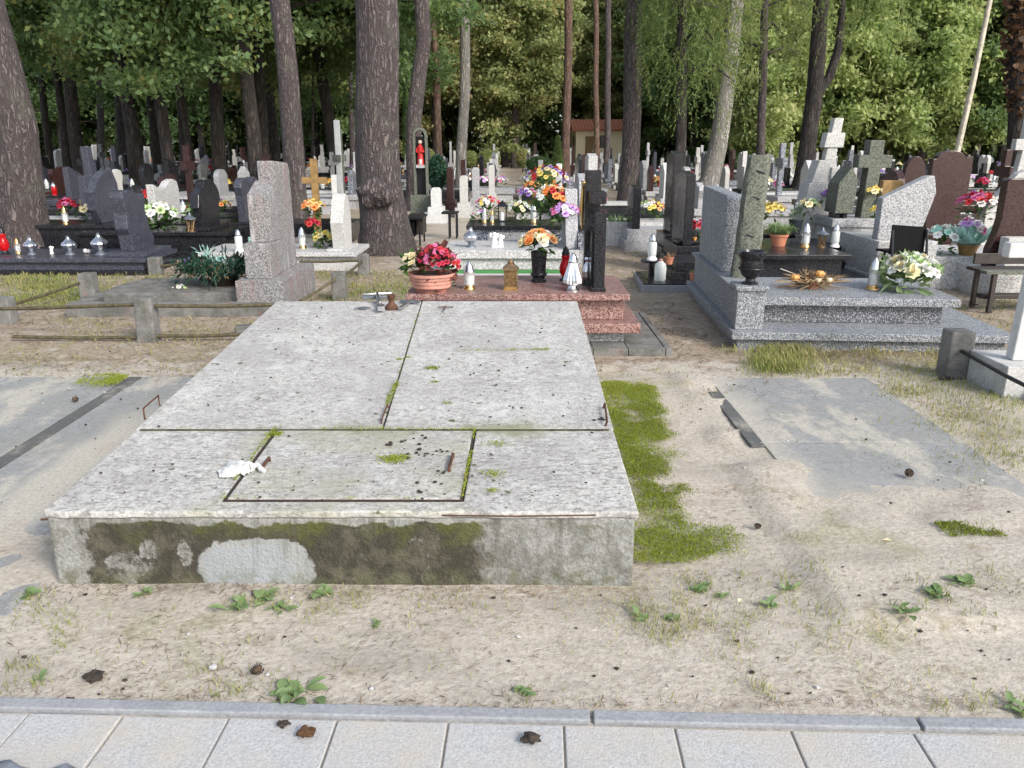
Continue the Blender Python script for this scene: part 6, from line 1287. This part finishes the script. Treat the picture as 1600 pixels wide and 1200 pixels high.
for yy, x, side, sgn, c, k in near:
    counts[(side, c)] = counts.get((side, c), 0)+1; kk = counts[(side, c)]
    if c > 9 and random.random() < .25: continue
    shape = random.choice(['rounded', 'square', 'slanted', 'wavy', 'cross', 'cross', 'pointed', 'heart shaped', 'stepped', 'rounded']); colr = random.choice(GW if yy > 18.5 or side == 'right' else ['black', 'dark purple', 'speckled grey', 'black', 'blue grey', 'brown', 'light grey']); sc = random.choice((.6, .7, .8, .9, 1.0))*random.uniform(.9, 1.12)
    where = f'{ORD[kk] if kk < 21 else "last"} in the {ROWN[(side, c)]} of the path'
    lbl = f'{colr} {shape} gravestone, {where}'
    rz = random.gauss(0, .06)
    if yy < 24:
        t = T('grave', lbl, 'grave', (x, yy, 0), rz, 'graves in rows', 1); s2 = random.choice(['black', colr, colr, 'light grey', 'speckled grey'])
        mobj('headstone', fm(('st', shape, colr), lambda: stone_mesh(shape, colr, sgn)), t, (0, 0, .32), scale=(1, .62+.36*sc, sc), bevel=.01); mobj('cover_slab', fm(('sl', s2, sgn), lambda: slab_mesh(s2, sgn)), t, bevel=.01); mobj('base', fm(('ba', s2, sgn), lambda: base_mesh(s2, sgn)), t)
    else:
        o = mobj('grave', fm(('wh', shape, colr, sgn), lambda: whole_mesh(shape, colr, sgn)), None, (x, yy, 0), (0, 0, rz), (1, .9, sc)); tag(o, lbl, 'grave', 'graves in rows')
    zt = .32*(1 if yy < 24 else sc)
    if random.random() < .66 and nb < 215:
        nb += 1; cl = random.choice(('yellow', 'white', 'white', 'white', 'cream', 'red', 'pink', 'pink', 'purple', 'orange', 'crimson', 'lilac'))
        o = mobj('bouquet', fm(('fb', cl), lambda: far_bouquet(cl)), None, (x+sgn*random.uniform(.25, .7), yy+random.uniform(-.15, .15), zt), (0, 0, random.random()*6), random.uniform(.75, 1.2)); tag(o, f'{cl} bouquet on the {ORD[kk] if kk < 21 else "last"} grave of the {ROWN[(side, c)]} of the path', 'flowers', 'bouquets on the rows of graves')
    if random.random() < .6 and nl < 150:
        nl += 1; ld = random.choice(('red', 'white', 'white', 'silver', 'clear', 'clear', 'gold'))
        o = mobj('grave_lantern', fm(('fl', ld), lambda: far_lantern(ld)), None, (x+sgn*random.uniform(.8, 1.5), yy+random.uniform(-.3, .1), zt), (0, 0, 0), random.uniform(.9, 1.35)); tag(o, f'{ld} lantern on the {ORD[kk] if kk < 21 else "last"} grave of the {ROWN[(side, c)]} of the path', 'lantern', 'lanterns on the rows of graves')
# the graves farthest off read as one bright mass
mb = MB(); mats = list(GM.values())+['petal_red', 'petal_white', 'petal_yellow', 'petal_pink', 'flower_leaf']
for yy, x, side, sgn, c, k in rest:
    i = list(GM).index(random.choice(GW)); sh = random.choice(list(SH)); w, h = (.55, 1.3) if sh == 'cross' else (.72, 1.0); h *= random.uniform(.85, 1.2)
    mb.prism([((a-.5)*w, .3+b*h) for a, b in SH[sh]], (x-.06, yy, 0), (0, 1, 0), (0, 0, 1), (.12, 0, 0), i); mb.box(min(x-sgn*.1, x+sgn*1.7), max(x-sgn*.1, x+sgn*1.7), yy-.4, yy+.4, -.05, .3, i)
    if random.random() < .6:
        q = 8+random.randrange(4)
        for _ in range(5): mb.blossom((x+sgn*(.3+random.gauss(0, .1)), yy+random.gauss(0, .1), .45+random.gauss(0, .05)), .13, q if _ else 12, (0, 0, 1), 2, 5)
if rest: o = mb.build('gravestones', mats); tag(o, 'crowded pale gravestones at the far side of the cemetery', None, kind='stuff')
# ---------------------------------------------------------------- what grows and lies on the ground
def clear(x, y):
    if TX0-.06 < x < TX1+.03 and 2.5 < y < 5.5: return False
    if px0-.25 < x < 1.22 and 5.7 < y < 7.2: return False
    if -2.55 < x < -1.9 and 7.15 < y < 9.2: return False
    if 1.6 < x < 4.0 and 5.9 < y < 8.5: return False
    if x < -4.3 and 9.5 < y < 12.5: return False
    if -1.0 < x < 1.0 and 8.55 < y < 11.4: return False
    if y < 1.9-x*.03: return False
    return True
def onpad(x, y): return (-5.3 < x < -1.66 and 2.3 < y < 5.22) or (1.24 < x < 2.38 and 2.7 < y < 5.2)
P = []
while len(P) < 30000:
    x, y = rng.uniform(-7, 6), 1.9+12*rng.random()**1.5
    if abs(x) > .66*y+.6 or not clear(x, y): continue
    k = mnoise.noise(Vector((x*1.6, y*1.6, 11)))+.5*mnoise.noise(Vector((x*5, y*5, 4)))+(.35 if y > 5.3 else -.12)
    if onpad(x, y): k -= .3
    if k < random.uniform(-.3, .55): continue
    P.append((x, y, (.178 if -3.8 < x < -2.33 and 7.42 < y < 8.32 else .016 if onpad(x, y) else gz(x, y)+.003)+.004*random.random()))
for _ in range(2600):                                   # drifts of needles against the tomb, the kerb and the grave edges
    k = random.random()
    if k < .3: x, y = random.uniform(TX0-.05, TX1+.05), 2.545-abs(random.gauss(0, .05))
    elif k < .5: x, y = random.uniform(-1.6, 1.6), 1.89-.03*0+abs(random.gauss(0, .03))-random.uniform(-.0, .0)
    elif k < .65: x, y = TX1+.02+abs(random.gauss(0, .05)), random.uniform(2.55, 5.5)
    elif k < .85: x, y = random.uniform(1.6, 3.8), 5.93-abs(random.gauss(0, .08))
    else: x, y = random.uniform(-4, 1.2), 5.72-abs(random.gauss(0, .1))
    P.append((x, y, gz(x, y)+.004+.006*random.random()))
P = np.array(P); n = len(P); a = rng.random(n)*6.283; d = np.stack([np.cos(a), np.sin(a), rng.normal(0, .12, n)], 1); b = np.stack([-np.sin(a), np.cos(a), np.zeros(n)], 1)
s = (.010+.030*rng.random(n)**3)[:, None]*np.clip(P[:, 1:2]/3.5, .8, 2); w = (.0009+.0013*rng.random(n)**2)[:, None]*np.clip(P[:, 1:2]/3.5, .8, 2); bow = np.array([0, 0, 1])*s*.08+b*s*rng.normal(0, .08, (n, 1))
L = np.stack([P-d*s, P+b*w+bow, P+d*s, P-b*w+bow], 1); o = mobj('pine_litter', nmesh('pine_litter', L, n, 4, ['litter'])); tag(o, 'dry pine needles and twigs strewn over the sandy ground', None, kind='stuff')
# pebbles and cone crumbs
mb = MB()
for k in range(420):
    x, y = random.uniform(-4, 4), 1.95+5*random.random()**1.4
    if abs(x) > .66*y+.5 or not clear(x, y): continue
    mb.ball((x, y, gz(x, y)+.004+(.02 if onpad(x, y) else 0)), random.choice((.003, .004, .005, .007)), 0 if random.random() < .75 else 1, 6, (1.2, 1, .6), .5, k)
o = mb.build('pebbles', ['dark_clod', 'pale_concrete']); tag(o, 'small pebbles and cone crumbs on the sand', None, kind='stuff')
# grass
P = []
def tuft(x, y, n, r, h):
    for _ in range(n): P.append((x+random.gauss(0, r), y+random.gauss(0, r), h*random.uniform(.4, 1.15)))
def patch(px0_, py0_, px1_, py1_, n, nb, r, h):
    for _ in range(n):
        p = G(random.uniform(px0_, px1_), random.uniform(py0_, py1_))
        if clear(p.x, p.y) and not (onpad(p.x, p.y) and random.random() < .93): tuft(p.x, p.y, random.randint(nb//3, nb), r, h)
for q in ((0, 905, 1600, 1000, 60, 14, .035, .025), (0, 1000, 1600, 1110, 46, 12, .03, .02), (980, 780, 1600, 900, 26, 12, .04, .022), (0, 1095, 1600, 1140, 40, 10, .03, .016), (0, 900, 120, 950, 8, 26, .03, .03), (60, 940, 130, 1010, 7, 20, .03, .03), (380, 905, 560, 960, 16, 22, .035, .03), (640, 905, 760, 960, 8, 18, .03, .025), (0, 1030, 60, 1080, 5, 24, .02, .03), (300, 1060, 500, 1110, 10, 26, .03, .028), (980, 890, 1160, 1000, 34, 34, .035, .03), (1160, 900, 1300, 970, 15, 22, .03, .03), (1260, 900, 1560, 1000, 14, 24, .03, .035),
          (1150, 1070, 1200, 1090, 2, 40, .015, .03), (1440, 1090, 1600, 1130, 9, 30, .02, .03), (300, 1010, 380, 1070, 4, 18, .02, .02), (900, 930, 1050, 1000, 9, 18, .03, .025), (700, 950, 800, 1010, 5, 12, .03, .02), (1100, 980, 1320, 1030, 8, 18, .03, .02),
          (1180, 540, 1260, 585, 60, 90, .06, .085), (1130, 535, 1480, 560, 80, 40, .05, .06), (1340, 600, 1600, 760, 380, 26, .06, .034), (1250, 560, 1600, 620, 180, 26, .06, .036), (1470, 810, 1560, 850, 8, 20, .03, .02), (1060, 600, 1330, 640, 24, 16, .05, .03), (1200, 530, 1560, 600, 60, 20, .06, .05),
          (0, 430, 130, 480, 130, 40, .09, .06), (140, 420, 250, 470, 50, 34, .09, .06), (480, 425, 640, 470, 110, 36, .10, .05), (0, 540, 340, 590, 70, 16, .08, .03), (100, 500, 400, 540, 60, 18, .08, .04), (930, 590, 1010, 620, 8, 16, .04, .03), (1000, 380, 1000, 460, 10, 14, .1, .04), (1440, 440, 1600, 540, 80, 20, .1, .05), (640, 430, 640, 470, 10, 20, .1, .04), (900, 560, 1120, 600, 14, 14, .06, .03)): patch(*q)
P = np.array(P); n = len(P); z0 = np.array([gz(x, y) if y < 14 else -.006 for x, y, _ in P]); base = np.stack([P[:, 0], P[:, 1], z0], 1); a = rng.random(n)*6.283
lean = np.stack([np.cos(a), np.sin(a), np.zeros(n)], 1)*(P[:, 2]*(.2+.9*rng.random(n)))[:, None]; b = np.stack([-np.sin(a), np.cos(a), np.zeros(n)], 1)*(.0016+.0016*rng.random(n))[:, None]*np.clip(base[:, 1:2]/4, .8, 2)
top = base+lean+np.stack([np.zeros(n), np.zeros(n), P[:, 2]], 1); mid = base+lean*.35+np.stack([np.zeros(n), np.zeros(n), P[:, 2]*.62], 1)
L = np.stack([base-b, mid-b*.8, top, mid+b*.8], 1); o = mobj('grass', nmesh('grass', L, n, 4, ['grass_blade'])); tag(o, 'sparse short grass tufts in the sand and along the graves', None, kind='stuff')
# broad leaved weeds, each a plant
def weed(label, px, py, r, n, leafm='weed_leaf', up=.35):
    p = G(px, py); mb = MB(); r *= .85; n = int(n*1.8); an = random.uniform(.3, .55); off = random.random()*6
    for _ in range(int(n*1.2)):
        a = random.random()*6.28; q = r*random.random(); mb.leafq((q*math.cos(a), q*math.sin(a), .002), (random.gauss(0, .5), random.gauss(0, .5), 1), (1, random.gauss(0, 1), 0), r*random.uniform(.3, .7), .004, 1)
    for i in range(n):
        a = off+i*2.4+random.gauss(0, .5); L = r*random.uniform(.35, 1.15); W = L*an*random.uniform(.8, 1.25); vs = []; el = up*random.uniform(.3, 2.6); ox, oy = random.gauss(0, r*.3), random.gauss(0, r*.25)
        for v in range(6):
            t = v/5; wv = W*math.sin(math.pi*min(1, .1+t*.9))**.8/2; x = L*t; z = L*(el*t-.55*el*t*t)+.006
            for u in (-1, 0, 1): vs.append((ox+x*math.cos(a)-u*wv*math.sin(a), oy+x*math.sin(a)+u*wv*math.cos(a), z+abs(u)*wv*.35))
        mb.add(vs, [(v*3+u, v*3+u+1, (v+1)*3+u+1, (v+1)*3+u) for v in range(5) for u in range(2)], 0, True)
    o = mb.build('weed', [leafm, 'grass_blade']); o.location = (p.x, p.y, gz(p.x, p.y)); tag(o, label, 'weed', 'leafy weeds in the sand')
for a in (('plantain weed in the sand under the pale patch of the tomb front', 415, 937, .065, 9), ('plantain weed with upright leaves close to the tomb front', 503, 930, .06, 8), ('flat trailing weed beside the plantain under the pale patch', 372, 948, .07, 8), ('weed with folded dusky leaves below the plantains', 440, 952, .05, 6), ('small four leaved weed alone below the mossy tomb front', 587, 976, .03, 6), ('faint small weed before the left end of the tomb front', 222, 928, .04, 5),
          ('large leafy weed growing against the kerb before the pine cone', 462, 1085, .07, 10), ('second weed rosette against the kerb beside the large leafy one', 440, 1103, .05, 7), ('dark green weed near the kerb in front of the tomb corner', 818, 1082, .045, 7), ('weed under the moss strip with broad grey green leaves', 1092, 920, .05, 7), ('weed with one pale shining leaf before the tomb corner', 1004, 966, .045, 5), ('small weed right of the pale shining leaf', 1052, 966, .045, 7), ('single round leaved rosette in the bare sand', 1197, 946, .05, 7), ('long leaved weed lying flat on the open sand', 1412, 968, .06, 8), ('weed with wide leaves at the edge of the sunken slab', 1232, 920, .05, 6), ('upright weed beyond the long leaved one', 1462, 940, .05, 8), ('grey green weed nearest the right end of the sand', 1505, 920, .05, 7), ('pale weed against the kerb at the frame edge', 1595, 1112, .05, 7), ('weed sprouting at the edge of the left flush slab', 45, 928, .05, 7), ('tiny weed by the kerb under the dark clod', 158, 1100, .035, 6), ('weed beside the left end of the kerb', 60, 1058, .035, 7), ('pale leaved weed between the moss and the plantains', 1128, 930, .04, 5)): weed(*a)
# cones, clods and fallen leaves
def cone_mesh():
    mb = MB(); mb.ball((0, 0, .018), .014, 0, 10, (1.35, 1, 1))
    for i in range(70):
        t = (i+.5)/70; a = i*2.4; x = -.026+.05*t; rr = .019*math.sin(math.pi*min(.97, .15+t*.85)); c = Vector((x, rr*.7*math.cos(a), .018+rr*.7*math.sin(a))); d = Vector((.35, math.cos(a), math.sin(a)))
        mb.leafq(c, d, (1, 0, 0), .011, .010, i % 2, .1)
    return mb.mesh('pine_cone', ['pinecone', 'dark_wood'])
cm = cone_mesh()
for px, py, s, lb in ((403, 1052, .8, 'open pine cone lying on the bare sand between tomb and kerb'), (1420, 744, .9, 'dark pine cone lying on the sunken slab'), (118, 627, .8, 'dark pine cone on the wide flush slab near its moss patch'), (1183, 826, .6, 'small dark cone lying in the sand beyond the moss strip')):
    p = G(px, py, .012 if onpad(G(px, py).x, G(px, py).y) else .0); tag(mobj('pine_cone', cm, None, p, (0, 0, random.random()*6), s), lb, 'pine cone', 'fallen pine cones')
for px, py, r, m, lb in ((145, 1062, .022, 'dark_clod', 'dark clod of earth on the sand near the kerb'), (478, 1148, .019, 'ivy_leaf', 'brown crumpled leaf clump lying on the pavers'), (830, 1158, .018, 'dark_clod', 'dark lump lying on the pavers'), (443, 1133, .012, 'dark_clod', 'tiny dark lump at the kerb edge'), (112, 1098, .013, 'dark_clod', 'little dark lump beside the kerb left of the weed'), (333, 1045, .010, 'pale_concrete', 'small round white pebble on the sand')):
    mb = MB(); mb.ball((0, 0, r*.5), r, 0, 14, (1.2, .9, .6), .9, px); o = mb.build('clod', m); o.location = G(px, py, .008 if py > 1120 else 0); tag(o, lb, 'pebble' if 'pebble' in lb else 'lump')
def dead_leaf(px, py, r, m, lb):
    p = G(px, py, .012); mb = MB(); mb.leafq((-r, 0, .004), (1, .2, .12), (0, 0, 1), 2*r, r*1.3, 0, .12); o = mb.build('fallen_leaf', m); o.location = p; o.rotation_euler[2] = random.random()*6; tag(o, lb, 'leaf')
dead_leaf(1385, 847, .02, 'petal_cream', 'pale fallen leaf on the sand before the sunken slab'); dead_leaf(1155, 940, .016, 'petal_cream', 'cream coloured fallen leaf among the weeds'); dead_leaf(1520, 478, .07, 'ivy_leaf', 'large brown fallen leaf under the dark picnic bench')

# ---------------------------------------------------------------- light and camera
w = bpy.data.worlds.new('World'); scene.world = w; w.use_nodes = True; nt = w.node_tree
sky = nt.nodes.new('ShaderNodeTexSky'); sky.sky_type = 'NISHITA'; sky.sun_disc = False
EL, AZ = 34, 138                               # sun behind the viewer's right shoulder, compass from +Y clockwise
sky.sun_elevation = R(EL); sky.sun_rotation = R(AZ); sky.air_density = 1.0; sky.dust_density = 2.0
bg = nt.nodes['Background']; hs_ = nt.nodes.new('ShaderNodeHueSaturation'); hs_.inputs['Saturation'].default_value = .6; nt.links.new(sky.outputs[0], hs_.inputs['Color']); nt.links.new(hs_.outputs[0], bg.inputs[0]); bg.inputs[1].default_value = .14
sl = bpy.data.lights.new('Sun', 'SUN'); sl.energy = 1.5; sl.angle = R(15); sl.color = (1, .95, .88); so = bpy.data.objects.new('Sun', sl); col.objects.link(so)
dv = Vector((math.sin(R(AZ))*math.cos(R(EL)), math.cos(R(AZ))*math.cos(R(EL)), math.sin(R(EL)))); so.rotation_euler = dv.to_track_quat('Z', 'Y').to_euler()
cd = bpy.data.cameras.new('Camera'); cam = bpy.data.objects.new('Camera', cd); col.objects.link(cam); scene.camera = cam
cam.location = (0, 0, EYE); cam.rotation_euler = (math.pi/2-PITCH, 0, 0); cd.sensor_width = 36; cd.sensor_fit = 'HORIZONTAL'; cd.lens = 36*F/1600; cd.clip_start = .05; cd.clip_end = 1000
vs_ = scene.view_settings; vs_.view_transform = 'Standard'; vs_.look = 'None'; vs_.gamma = 1; vs_.use_curve_mapping = False; vs_.exposure = 1.22
scene.cycles.max_bounces = 8; scene.cycles.transparent_max_bounces = 8
